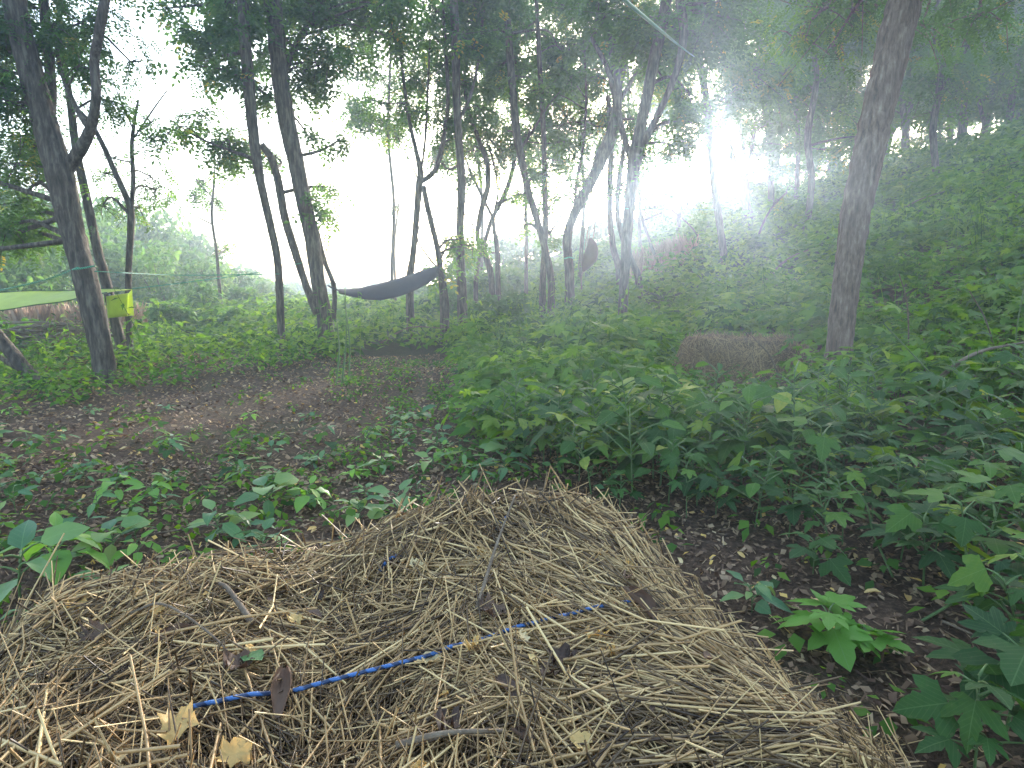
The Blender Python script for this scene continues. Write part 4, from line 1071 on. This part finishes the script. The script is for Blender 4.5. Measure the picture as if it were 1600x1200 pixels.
def build_bale():
    root = empty('straw_bale', (.0, .78, 0), label='large loose straw bale filling the bottom of the view, tied with blue twine', category='straw bale')
    off = np.array([0, .78, 0])
    tt = np.linspace(-1.0, 1.08, 150); nn = np.linspace(.24, 1.42, 96)
    Tm, Nm = np.meshgrid(tt, nn)
    Z = bale_top(Tm, Nm) * .985 - .004 + .01 * (rng.random(Tm.shape) - .5)
    X, Y = bale_xy(Tm, Nm)
    V = np.stack([X, Y, np.maximum(Z, -.02)], -1).reshape(-1, 3) - off
    n = len(tt); i = np.arange(len(nn) - 1)[:, None] * n + np.arange(n - 1)[None]
    F = np.stack([i, i + 1, i + n + 1, i + n], -1).reshape(-1, 4)
    link('straw_body', mesh_np('straw_body', V, F, M_strawcore_shade, smooth=True), root)
    def xyz(a, b, z):
        X, Y = bale_xy(a, b); return X, Y, z
    # 300 stalks that show largest, each its own object; then the mass
    V, F, tint, P, rad = straws(300, (-.5, .85), (.42, 1.14), bale_top, xyz, 5, .12, .30, .0013, .0025, lift=(.016, .034))
    for k in range(300):
        me = mesh_np('straw', V[k].reshape(-1, 3) - off, F[0], M_straw, np.full(6, max(.45, tint[k]) + .1), smooth=True)
        link('straw', me, root)
    Vs, Fs, Ts, o = [], [], [], 0
    for N, tr, nr, a, b, r0, r1, seed, lf in ((26000, (-.72, 1.05), (.30, 1.34),   .07, .21, .0006, .0013, 6, (-.012, .022)),
                                  (7000, (.2, 1.1), (.3, 1.26), .12, .28, .0009, .0019, 8, (0, .028)),
                                  (3000, (-.65, .9), (1.0, 1.3), .08, .2, .0009, .0018, 9, (0, .045)),
                                  (5000, (-.65, .3), (.4, 1.2), .03, .09, .0009, .0018, 10, (-.002, .024)),
                                  (1500, (.78, 1.34), (.25, 1.3), .05, .2, .0007, .0014, 12, (.004, .02)),
                                  (700, (-.9, -.45), (.6, 1.45), .05, .2, .0007, .0014, 13, (.004, .02)),
                                  (500, (-.5, .9), (1.22, 1.5), .05, .16, .0007, .0014, 14, (.004, .02))):
        V, F, tint, P, rad = straws(N, tr, nr, bale_top, xyz, seed, a, b, r0, r1, lift=lf)
        V = V.reshape(-1, 3); F = F.reshape(-1, 4)
        Vs.append(V); Fs.append(F + o); o += len(V); Ts.append(np.repeat(tint, 6))
    link('loose_straw', mesh_np('loose_straw', np.vstack(Vs) - off, np.vstack(Fs), M_straw, np.concatenate(Ts), smooth=True), root, kind='stuff')
    # two twines pressed into the straw
    for (ta, tb, n0) in ((-.75, .62, .722), (-.75, .60, 1.0)):
        t = np.linspace(ta, tb, 90)
        n = n0 + .002 * np.sin(t * 9)
        if n0 < .9: vis = sstep((t + .14) / .05) * (1 - sstep((t - .52) / .05))
        else: vis = np.exp(-((t - .20) / .035) ** 2) + np.exp(-((t - .41) / .03) ** 2)
        z0 = np.convolve(np.pad(bale_top(t, n), 12, 'edge'), np.ones(25) / 25, 'valid'); z = np.maximum(z0, bale_top(t, n) - .004) - .02 + (.047 if n0 < .9 else .052) * vis
        X, Y = bale_xy(t, n)
        P = np.stack([X, Y, z], -1)
        P = np.vstack([P, P[-1] + [.02, .008, -.05]])
        V, F = tube(P, .0028, 6)
        link('twine', mesh_np('twine', V - off, F, M_twine, smooth=True), root)
build_bale()

def build_old_bale():
    c = at(1155, 575, 5.35); gx, gy = c[0], c[1]; gz = float(ter(gx, gy)) - .11
    root = empty('straw_bale', (gx, gy, gz), (0, 0, R(6)), label='old brown straw bale half sunk in plants left of the reddish trunk', category='straw bale')
    def top(t, n):
        e = (1 - sstep((np.abs(t) - .42) / .20)) * (1 - sstep((np.abs(n) - .16) / .13))
        return (.39 + .02 * vnoise(t, n, 9, 3) - .03 * t) * e
    tt = np.linspace(-.64, .64, 60); nn = np.linspace(-.3, .3, 40)
    Tm, Nm = np.meshgrid(tt, nn); Z = top(Tm, Nm)
    V = np.stack([Tm, Nm, Z], -1).reshape(-1, 3); n = len(tt); i = np.arange(len(nn) - 1)[:, None] * n + np.arange(n - 1)[None]
    link('straw_body', mesh_np('straw_body', V, np.stack([i, i + 1, i + n + 1, i + n], -1).reshape(-1, 4), M_strawcore_shade, smooth=True), root)
    V1, F1, t1, _, _ = straws(8200, (-.6, .6), (-.29, .29), top, lambda a, b, z: (a, b, z), 21, .05, .17, .0013, .0025, flow=False)
    V2, F2, t2, _, _ = straws(3600, (-.55, .55), (.02, .34), lambda a, b: .03 + .03 * np.sin(a * 9 + b * 14) - np.maximum(0, np.abs(a) - .38) ** 2 * 3, lambda a, b, z: (a, -.17 - z - (.36 - b) * .2, b), 22, .05, .17, .0013, .0028, flow=False, lift=(0, .035))
    V = np.vstack([V1.reshape(-1, 3), V2.reshape(-1, 3)]); F = np.vstack([F1.reshape(-1, 4), F2.reshape(-1, 4) + V1.size // 3])
    link('loose_straw', mesh_np('loose_straw', V, F, M_olds, np.repeat(np.concatenate([t1, t2]), 6), smooth=True), root, kind='stuff')
build_old_bale()

# ------------------------------------------------------------------ fallen leaves lying on the bale and near it
def curled(seed, lobes=True, curl=1.0):
    r = random.Random(seed)
    n = 11; V = [(0, 0, 0)]; F = []
    for i in range(n * 2):
        a = 2 * math.pi * i / (n * 2)
        rad = .5 * (1 if i % 2 == 0 else .74) * (.7 + .42 * r.random()) if lobes else .5 * (.85 + .2 * r.random())
        x, y = rad * math.sin(a) * (.8 if lobes else .55), rad * math.cos(a)
        V.append((x * .5, y * .5, curl * (.35 * x * x + .1 * r.uniform(-.2, .2))))
    for i in range(n * 2):
        a = 2 * math.pi * i / (n * 2)
        x, y = V[1 + i][0] * 2, V[1 + i][1] * 2
        V.append((x * (1 - .35 * curl * abs(x)), y * (1 - .1 * curl), curl * (.75 * min(x * x, .2) + .3 * min(y * y, .2) + .17 * r.uniform(-1, 1))))
    m = n * 2
    for i in range(m):
        j = (i + 1) % m
        F += [(0, 1 + j, 1 + i), (1 + i, 1 + j, 1 + m + j), (1 + i, 1 + m + j, 1 + m + i)]
    V = np.array(V); V[:, 1] += 0
    return V, np.array(F)
def rolled(seed, turn=3.6):
    r = random.Random(seed); V = []; F = []; nu, nv = 9, 9
    for j in range(nv):
        v = j / (nv - 1); w = math.sin(math.pi * min(1, v * .92 + .06)) ** .7 * .42
        for i in range(nu):
            u = (i / (nu - 1) - .5) * (1 + .1 * r.uniform(-1, 1)); a = u * turn * (.75 + .4 * v); rad = w / turn * 1.5 + .02
            V.append((rad * math.sin(a) * (1 + .25 * u), (v - .5) + .05 * math.sin(v * 9 + u), rad * (1 - math.cos(a)) + .05 * math.sin(v * 5) + .012 * r.uniform(-1, 1)))
    for j in range(nv - 1):
        for i in range(nu - 1):
            q = j * nu + i
            F += [(q, q + 1, q + nu + 1), (q, q + nu + 1, q + nu)]
    return np.array(V), np.array(F)
CURL = [curled(1), curled(2, curl=1.5), curled(3, curl=.9), rolled(4, 2.2), rolled(5, 4.2)]
MY = [mesh_np('fallen_leaf', *c, M_yellow, smooth=True) for c in CURL]
MB_ = [mesh_np('fallen_leaf', *c, M_brownleaf, smooth=True) for c in CURL]
MG = mesh_np('fallen_leaf', *OV[3], M_broad, smooth=True)
def bale_hit(px, py):
    d = ray(px, py); o = np.array([0, 0, CAM_H]); t = .3
    while t < 3:
        p = o + d * t; a, b = bale_uv(p[0], p[1])
        if p[2] < float(bale_top(a, b)) + .018: return p
        t += .002
    return p
def build_fallen():
    L_ = [  # px, py, size m, mesh, colour, rotz, label
        (278, 1150, .058, 0, 'y', .3, 'big curled yellow leaf at the lower left end of the long blue twine'),
        (650, 892, .034, 0, 'y', 1.2, 'pale yellow leaf covering the short blue twine'),
        (752, 872, .026, 1, 'y', 2.0, 'small torn yellow leaf between the two ends of the short blue twine'),
        (984, 893, .03, 1, 'y', .2, 'orange-yellow leaf above the dark rolled leaf on the right part of the bale'),
        (978, 912, .038, 4, 'b', 2.7, 'light tan curled leaf just below the orange-yellow leaf'),
        (1000, 955, .058, 4, 'b', .6, 'long dark rolled leaf where the long twine ends'),
        (930, 1003, .045, 2, 'y', 2.2, 'pale cream leaf touching the long blue twine near its right end'),
        (738, 1020, .036, 1, 'y', 3.0, 'upright tan-yellow leaf at the twine, middle of the bale'),
        (817, 1005, .024, 0, 'y', .9, 'small yellow leaf sitting right on the long blue twine'),
        (668, 1043, .038, 2, 'y', 1.7, 'peach-coloured leaf left of the upright tan-yellow one'),
        (831, 1043, .02, 3, 'y', .4, 'little rolled yellow leaf just below the long twine'),
        (954, 1031, .03, 1, 'y', 3.4, 'small orange-tan leaf below the pale cream leaf'),
        (880, 927, .02, 0, 'y', 2.5, 'tiny bright yellow leaf in the middle right of the bale'),
        (1062, 881, .03, 3, 'y', .1, 'oval yellow leaf on the right shoulder of the bale'),
        (912, 793, .032, 1, 'y', 1.1, 'yellow leaf at the back rim of the bale below the green plants'),
        (460, 978, .03, 2, 'y', .8, 'flat yellow leaf with a brown mate left of the middle'),
        (487, 968, .03, 3, 'b', 1.4, 'brown leaf lying against the flat yellow leaf'),
        (370, 1050, .045, 1, 'b', 2.1, 'reddish brown crumpled leaf in the left middle of the bale'),
        (391, 1027, .02, 4, 'y', 1.0, 'small tan rolled leaf above the reddish brown crumpled leaf'),
        (440, 1092, .062, 4, 'b', .25, 'long dark brown rolled leaf lying across the long blue twine'),
        (445, 922, .034, 3, 'y', 1.6, 'narrow yellow leaf on the back left of the bale'),
        (400, 920, .034, 3, 'b', 1.3, 'orange-brown leaf left of the narrow yellow leaf'),
        (222, 934, .03, 0, 'y', 2.4, 'small golden leaf at the left back of the bale'),
        (118, 955, .04, 1, 'y', .2, 'golden leaf sunk in straw near the left edge'),
        (247, 963, .026, 2, 'y', .2, 'yellow leaf fragment right of the sunken golden leaf'),
        (150, 1003, .05, 1, 'b', 1.2, 'dark brown crumpled leaf near the left edge'),
        (255, 1000, .024, 1, 'y', 1.9, 'orange-yellow scrap beside a dark brown leaf on the left part'),
        (275, 1003, .05, 4, 'b', 2.6, 'dark brown curled leaf behind the orange-yellow scrap'),
        (905, 1170, .03, 2, 'y', .5, 'tan leaf near the bottom of the bale, right of the middle'),
        (368, 1192, .045, 0, 'y', 1.5, 'cream curled leaf cut by the bottom edge'),
        (790, 1085, .034, 3, 'b', .7, 'pinkish grey leaf below the middle of the long twine'),
        (878, 1040, .045, 1, 'b', 1.9, 'mottled brown leaf below the pale cream leaf'),
        (820, 1168, .03, 4, 'b', .9, 'small brown leaf near the bottom middle of the bale'),
        (700, 1145, .05, 1, 'b', 2.9, 'dark brown leaf half buried near the bottom middle'),
        (765, 965, .05, 1, 'b', 1.0, 'brown leaf clump above the long blue twine'),
        (610, 888, .04, 1, 'b', .4, 'russet leaf just left of the pale yellow leaf'),
        (860, 1062, .04, 2, 'b', 2.2, 'flat dark leaf right of the pinkish grey leaf'),
        (1110, 1040, .03, 3, 'b', 2.2, 'thin brown leaf on the right side of the bale'),
        (500, 940, .03, 1, 'b', .2, 'small brown leaf on the back middle of the bale'),
    ]
    for px, py, s, m, c, rz, lab in L_:
        p = bale_hit(px, py)
        me = (MY if c == 'y' else MB_)[m]
        o = link('fallen_leaf', me, None, tuple(p + np.array([0, 0, .010])), (rnd.uniform(.1, .6), rnd.uniform(-.4, .4), rz), label=lab, category='fallen leaf')
        o.scale = (s * 1.12,) * 3
    for px, py, s, lab in ((410, 1045, .045, 'grey-green torn leaf beside the reddish brown crumpled leaf'), (365, 845, .06, 'flat green leaf resting on the back left edge of the bale')):
        p = bale_hit(px, py)
        o = link('fallen_leaf', MG, None, tuple(p + np.array([0, 0, .012])), (.2, .1, 1.1), label=lab, category='fallen leaf'); o.scale = (s,) * 3
    for k in range(26):
        t, nn = rnd.uniform(-.3, .75), rnd.uniform(.5, 1.2)
        x, y = bale_xy(t, nn); zz = float(bale_top(t, nn))
        if zz < .2: continue
        c = rnd.random() < .65
        o = link('fallen_leaf', rnd.choice(MY if c else MB_), None, (x, y, zz + .026), (rnd.uniform(-.4, .5), rnd.uniform(-.4, .4), rnd.uniform(0, 6)),
                 label='tiny pale yellow leaf scrap caught in the straw' if c else 'tiny brown leaf scrap caught in the straw', category='fallen leaf', group='yellow scraps on the bale' if c else 'brown scraps on the bale')
        o.scale = (rnd.uniform(.012, .022),) * 3
    # on the ground
    n = 0
    for _ in range(3000):
        if n >= 46: break
        px, py = rnd.uniform(20, 1500), rnd.uniform(700, 960)
        g = ground_at(px, py); t, nn = bale_uv(g[0], g[1])
        if t < 1.05 and nn < 1.26: continue
        if inpoly(px, py, RIGHT): continue
        n += 1
        rt = px > 950
        o = link('fallen_leaf', rnd.choice(MY), None, (g[0], g[1], float(ter(g[0], g[1])) + .012), (rnd.uniform(-.4, .4), rnd.uniform(-.4, .4), rnd.uniform(0, 6)),
                 label='small yellow leaf on the dark litter right of the bale' if rt else 'small yellow leaf in the litter behind the bale', category='fallen leaf', group='yellow leaves right of the bale' if rt else 'yellow leaves behind the bale')
        o.scale = (rnd.uniform(.02, .042),) * 3
build_fallen()

# ------------------------------------------------------------------ sticks, stalks, saplings
def stick(name, label, cat, pts, r0, r1, mat, group=None, sides=6):
    P = catmull(pts, 5 * len(pts)); off = P[0].copy()
    V, F = tube(P, np.linspace(r0, r1, len(P)), sides, .04)
    o = link(name, mesh_np(name, V - off, F, mat, smooth=True), None, tuple(off), label=label, category=cat)
    if group: o['group'] = group
    return o
def build_sticks():
    def G(px, py, dz=0):
        g = ground_at(px, py); return np.array([g[0], g[1], float(ter(g[0], g[1])) + dz])
    def B(px, py, dz=0.012):
        p = bale_hit(px, py); return p + np.array([0, 0, dz])
    stick('twig', 'curved bare twig lying behind the left back of the bale', 'twig', [G(190, 850, .01), G(300, 835, .02), G(370, 830, .02), G(430, 862, .01)], .0035, .002, M_twig)
    stick('twig', 'short grey twig pointing up left behind the bale', 'twig', [G(210, 872, .01), G(242, 846, .05)], .004, .002, M_twig)
    stick('twig', 'olive stick standing out of the middle of the bale', 'twig', [B(745, 965), B(775, 900, .05), B(805, 850, .09)], .0035, .0015, M_twig)
    stick('twig', 'dark twig arching across the left part of the bale', 'twig', [B(205, 970), B(260, 975, .03), B(340, 1020, .02), B(370, 1060)], .0022, .0012, M_twig)
    stick('twig', 'dark stick lying along the bottom of the bale', 'twig', [B(620, 1180), B(700, 1172, .02), B(790, 1160, .014)], .004, .002, M_twig)
    stick('twig', 'brown twig leaning left of the two long pale stalks', 'twig', [B(395, 985), B(360, 950, .03), B(345, 930, .02)], .005, .003, M_twig)
    stick('twig', 'thin dry stick in the litter right of the bale', 'twig', [G(1470, 980, .01), G(1530, 1010, .02), G(1560, 1030, .01)], .004, .002, M_twig)
    stick('plant_stalk', 'long green stalk arching low over the litter at the right edge', 'stalk', [G(1440, 972, .0), G(1500, 960, .05), G(1600, 925, .14)], .0045, .003, M_stem)
    stick('plant_stalk', 'leaning green stalk below the lobed leaves right of the bale', 'stalk', [G(1395, 905, 0), G(1360, 880, .1), G(1345, 880, .2), G(1315, 880, .28)], .004, .0025, M_stem)
    for k, (px, py, w, h, lx, Y) in enumerate(((533, 600, 4, 150, 6, 5.8), (545, 596, 3, 135, -8, 6.0), (524, 598, 3, 100, 2, 5.9))):
        g = at(px, py, Y); z = float(ter(g[0], Y)); top = at(px + lx, py - h, Y)
        stick('plant_stalk', ['tall thin weed stalk in front of the hammock post, middle one of three', 'thin weed stalk in front of the hammock post, right one of three', 'shortest thin weed stalk in front of the hammock post'][k], 'stalk',
              [(g[0], Y, z - .03), (g[0] * .5 + top[0] * .5 + .03, Y, (z + top[2]) / 2), top], .010, .004, M_stem)
    for k, (a, b, c, Y, lab) in enumerate((((1425, 535), (1418, 480), (1405, 428), 4.6, 'pale bare stalk leaning left in the dark slope plants right of the reddish trunk'),
                                        ((1590, 560), (1588, 520), (1600, 450), 4.2, 'pale upright stalk at the right edge on the slope'),
                                        ((1560, 560), (1540, 500), (1515, 455), 4.4, 'thin arching stem left of the upright stalk at the right edge'),
                                        ((1530, 655), (1450, 580), (1380, 505), 3.4, 'long pale bramble cane slanting across the plants right of the reddish trunk'),
                                        ((1250, 620), (1210, 570), (1175, 525), 3.6, 'slender cane crossing in front of the old bale'))):
        g = at(*a, Y)
        stick('plant_stalk', lab, 'stalk', [(g[0], Y, float(ter(g[0], Y)) - .02), at(*b, Y - .1), at(*c, Y - .15)], .006, .003, M_stem if k % 2 else M_twig)
    for k, (px, py, l, a, lab) in enumerate(((1420, 350, 1.5, .3, 'fallen branch lying across the shaded slope right of the reddish trunk'), (1530, 300, 1.2, -.5, 'short dead branch high on the slope at the right'),
            (1225, 440, 1.3, .5, 'dead branch poking out of the green above the old bale'), (1060, 440, 1.1, -.3, 'dead branch in the sunlit green right of the forking trunk'), (1500, 640, .9, .2, 'dry branch lying by the bare litter patch at the right'), (640, 545, 1.0, .1, 'dry branch lying beside the brown path under the hammock'))):
        g = ground_at(px, py); P0 = np.array(g)
        stick('dead_branch', lab, 'branch', [P0 + [-l / 2 * math.cos(a), -l / 2 * math.sin(a), .05 + ter(g[0] - l / 2 * math.cos(a), g[1] - l / 2 * math.sin(a)) - g[2]], P0 + [0, 0, .32], P0 + [l / 2 * math.cos(a), l / 2 * math.sin(a), .30 + ter(g[0] + l / 2 * math.cos(a), g[1] + l / 2 * math.sin(a)) - g[2]]], .018, .006, M_twig)
    # brush pile
    c = at(95, 552, 8.6); gz = float(ter(c[0], 8.6))
    root = empty('brush_pile', (c[0], 8.6, gz), label='heap of bare cut branches lying behind the thick forked tree', category='brush pile')
    for k in range(90):
        a = rnd.gauss(0, .4); l = rnd.uniform(.4, 1.3); x0 = rnd.uniform(-.65, .55); y0 = rnd.uniform(-.35, .35); z0 = rnd.uniform(.02, .42) * (1 - abs(x0) * .5)
        P = catmull([(x0 - l / 2 * math.cos(a), y0 - l / 2 * math.sin(a), max(.01, z0 + rnd.uniform(-.15, .1))), (x0, y0, z0 + .06), (x0 + l / 2 * math.cos(a), y0 + l / 2 * math.sin(a), max(.01, z0 + rnd.uniform(-.15, .12)))], 6)
        V, F = tube(P, np.linspace(rnd.uniform(.010, .022), .006, 6), 5, cap=False)
        link('branch', mesh_np('branch', V, F, M_twig, smooth=True), root)
build_sticks()

# ------------------------------------------------------------------ tarp, hammocks, ropes
def fabric(name, col, rough=.5, transl=.3, scale=9):
    m, t, N, L = nodes(name)
    nz = noise(N, L, scale, 4, .5)
    r = ramp(N, [(.3, tuple(c * .88 for c in col)), (.7, col)]); L.new(nz.outputs['Fac'], r.inputs[0])
    p = N.new('ShaderNodeBsdfPrincipled'); L.new(r.outputs[0], p.inputs['Base Color']); p.inputs['Roughness'].default_value = rough
    bp = N.new('ShaderNodeBump'); bp.inputs['Strength'].default_value = .3; bp.inputs['Distance'].default_value = .02; L.new(nz.outputs['Fac'], bp.inputs['Height']); L.new(bp.outputs[0], p.inputs['Normal'])
    tr = N.new('ShaderNodeBsdfTranslucent'); L.new(r.outputs[0], tr.inputs['Color'])
    ms = N.new('ShaderNodeMixShader'); ms.inputs[0].default_value = transl
    L.new(p.outputs[0], ms.inputs[1]); L.new(tr.outputs[0], ms.inputs[2])
    o = N.new('ShaderNodeOutputMaterial'); L.new(ms.outputs[0], o.inputs[0])
    return m
M_tarp = fabric('lime_tarp', (.60, .70, .12), .5, .5)
M_dark = fabric('dark_hammock_cloth', (.045, .04, .045), .8, .08)
M_hem = fabric('dark_hem', (.05, .10, .03), .7, 0)
M_brown = fabric('brown_cloth', (.085, .045, .03), .8, .1, 14)
def sheet(rows, mat, name, parent, off, thick=.003):
    """rows: array (m,n,3) of points; closed thin cloth with two faces"""
    A = np.array(rows, float); m, n = A.shape[:2]
    nrm = np.cross(np.gradient(A, axis=1), np.gradient(A, axis=0)); nrm /= np.linalg.norm(nrm, axis=2)[..., None] + 1e-9
    B = A + nrm * thick
    V = np.vstack([A.reshape(-1, 3), B.reshape(-1, 3)]) - off
    i = np.arange(m - 1)[:, None] * n + np.arange(n - 1)[None]
    F1 = np.stack([i, i + n, i + n + 1, i + 1], -1).reshape(-1, 4); F2 = F1[:, ::-1] + m * n
    E = []
    b = m * n
    for q in range(n - 1): E += [(q, q + 1, b + q + 1, b + q), ((m - 1) * n + q + 1, (m - 1) * n + q, b + (m - 1) * n + q, b + (m - 1) * n + q + 1)]
    for q in range(m - 1): E += [((q + 1) * n, q * n, b + q * n, b + (q + 1) * n), (q * n + n - 1, (q + 1) * n + n - 1, b + (q + 1) * n + n - 1, b + q * n + n - 1)]
    return link(name, mesh_np(name, V, np.vstack([F1, F2, np.array(E)]), mat, smooth=True), parent)
def rope(label, pts, r, mat=None, sag=0, name='rope', cat='rope', n=30):
    P = catmull(pts, n); off = P[0].copy()
    if sag:
        s = np.linspace(0, 1, n); P[:, 2] -= sag * 4 * s * (1 - s)
    V, F = tube(P, r, 6)
    return link(name, mesh_np(name, V - off, F, mat or M_rope, smooth=True), None, tuple(off), label=label, category=cat)
def lerp(a, b, t): return a * (1 - t) + b * t
def build_cloth():
    # lime tarp: a nearly edge-on fly sheet whose near hem sags and whose far end flap hangs down
    A, Bq = at(-90, 459, 7.3), at(207, 451, 7.15)                       # upper ridge line
    root = empty('tarp', tuple(lerp(A, Bq, .5)), label='lime green tarp strung low behind the thick forked tree', category='tarp')
    off = lerp(A, Bq, .5)
    C, D = at(-90, 492, 6.5), at(168, 457, 6.75)
    rows = []
    for j in range(9):
        t = j / 8; row = []
        for i in range(25):
            s = i / 24
            p = lerp(lerp(A, Bq, s), lerp(C, D, s), t)
            p[2] -= .035 * math.sin(math.pi * min(1, s * 1.0)) * math.sin(math.pi * t * .5) - .006 * math.sin(s * 17 + t * 5)
            row.append(p)
        rows.append(row)
    sheet(rows, M_tarp, 'cloth', root, off)
    rA = np.array(rows)
    for lab, P in (('hem', rA[0]), ('hem', rA[-1])):
        V, F = tube(P + [0, -.004, 0], .007, 6); link('hem', mesh_np('hem', V - off, F, M_hem, smooth=True), root)
    E, Fq, G_, H = at(166, 463, 6.9), at(201, 458, 7.2), at(169, 497, 6.9), at(199, 494, 7.25)
    rows = [[lerp(lerp(E, Fq, i / 8), lerp(G_, H, i / 8), j / 8) + np.array([0, .015 * math.sin(i * 1.1) * j / 8, 0]) for i in range(9)] for j in range(9)]
    sheet(rows, M_tarp, 'flap', root, off)
    rows = [[lerp(lerp(Fq, at(206, 452, 7.1), i / 4), lerp(H, at(209, 493, 7.0), i / 4), j / 6) for i in range(5)] for j in range(7)]
    sheet(rows, M_tarp, 'flap', root, off)
    # dark hammock
    A = at(519, 450, 8.75); Bq = at(686, 417, 9.5)
    cpt = lerp(A, Bq, .5)
    root = empty('hammock', tuple(cpt), label='dark cloth hammock slung empty between two leaning trunks', category='hammock')
    top = catmull([at(528, 452, 8.8), at(560, 450, 8.85), at(600, 441, 9.0), at(640, 429, 9.2), at(670, 419, 9.4), at(684, 417, 9.5)], 26)
    bot = catmull([at(530, 456, 8.6), at(552, 463, 8.5), at(590, 467, 8.6), at(630, 459, 8.75), at(665, 443, 9.0), at(686, 428, 9.35)], 26)
    back = catmull([at(529, 455, 8.9), at(560, 457, 9.25), at(600, 457, 9.5), at(640, 448, 9.6), at(668, 435, 9.6), at(685, 423, 9.55)], 26)
    rows = []
    for j in range(13):
        t = j / 12
        w0, w1, w2 = (1 - t) ** 2, 2 * t * (1 - t), t * t
        rows.append((w0 * top + w1 * bot + w2 * back))
    rows = np.array(rows)
    bb = catmull([at(530, 456, 8.6), at(552, 464, 8.5), at(590, 469, 8.6), at(630, 461, 8.75), at(665, 445, 9.0), at(686, 430, 9.35)], 26)
    r2 = [lerp(top, bb, t) + np.array([0, -.10 * math.sin(math.pi * t), 0]) + np.sin(np.arange(26) * 1.9 + t * 3)[:, None] * [0, .012, .004] for t in np.linspace(0, 1, 8)]
    sheet(r2, M_dark, 'cloth', root, cpt)
    r3 = [lerp(bb, back, t) + np.array([0, 0, -.03 * math.sin(math.pi * t)]) for t in np.linspace(0, 1, 8)]
    sheet(r3, M_dark, 'cloth', root, cpt)
    for P in (catmull([at(512, 446, 8.75), at(520, 450, 8.75), at(530, 454, 8.75)], 8), catmull([at(684, 420, 9.45), at(690, 412, 9.55), at(694, 402, 9.6)], 8)):
        V, F = tube(P, .012, 6); link('strap', mesh_np('strap', V - cpt, F, M_dark, smooth=True), root)
    # bundled brown hammock hanging from strings
    Y = 11.3
    base = at(912, 430, Y)
    root = empty('hanging_hammock', tuple(at(918, 395, Y)), label='bundled brown hammock hanging on strings from the thick curved trunk', category='hammock')
    off = at(918, 395, Y)
    P = catmull([at(922, 372, Y), at(925, 385, Y), at(923, 400, Y), at(917, 412, Y), at(911, 424, Y)], 22)
    rad = np.interp(np.linspace(0, 1, 22), [0, .25, .55, .8, 1], [.03, .10, .135, .09, .02])
    V, F = tube(P, rad, 14, .05)
    link('cloth_bundle', mesh_np('cloth_bundle', V - off, F, M_brown, smooth=True), root)
    for a, b in (((930, 300), (921, 374)), ((925, 300), (918, 388)), ((940, 300), (927, 372)), ((926, 318), (913, 405))):
        V, F = tube(catmull([at(*a, Y), at((a[0] + b[0]) / 2 - 2, (a[1] + b[1]) / 2, Y), at(*b, Y)], 8), .008, 5, cap=False)
        link('string', mesh_np('string', V - off, F, M_twig, smooth=True), root)
    V, F = tube(catmull([at(911, 424, Y), at(908, 436, Y), at(909, 452, Y)], 8), .014, 5, cap=False)
    link('tassel', mesh_np('tassel', V - off, F, M_twig, smooth=True), root)
    # ropes
    rope('dark green guy rope running from the thick forked tree down to the left edge', [at(122, 418, 5.74), at(60, 440, 6.3), at(-60, 466, 7.0)], .008)
    rope('thin green line stretched from the thick forked tree to the thin straight tree', [at(148, 424, 5.8), at(290, 430, 7.0), at(436, 428, 8.1)], .006)
    rope('thin green ridge line rising from the tarp corner towards the hammock trees', [at(207, 451, 7.15), at(300, 440, 7.7), at(400, 426, 8.3), at(484, 408, 8.75)], .006)
    rope('pale turn of cord wrapped round the thick forked trunk', [at(117, 421, 5.74), at(135, 418, 5.72), at(148, 416, 5.75), at(152, 420, 5.9)], .008, M_rope)
    rope('thick green braided rope slanting down from the top edge right of centre', [at(940, -30, 1.9), at(985, 8, 2.2), at(1040, 54, 3.2), at(1070, 78, 6.0), at(1090, 92, 12.15)], .0065, n=50)
    rope('thin green line across the middle trunk at the foot of the sunlit slope', [at(976, 326, 9.05), at(1040, 327, 10.0), at(1118, 328, 12.0)], .007)
    rope('short green cord knotted round the thick curved trunk', [at(882, 404, 11.52), at(890, 402, 11.44), at(897, 404, 11.55)], .012)
build_cloth()
print('TRIS', TRI, 'crown', LEAF_BUDGET, COUNT, 'objects', len(bpy.data.objects), sum(len(m.polygons) for m in bpy.data.meshes))
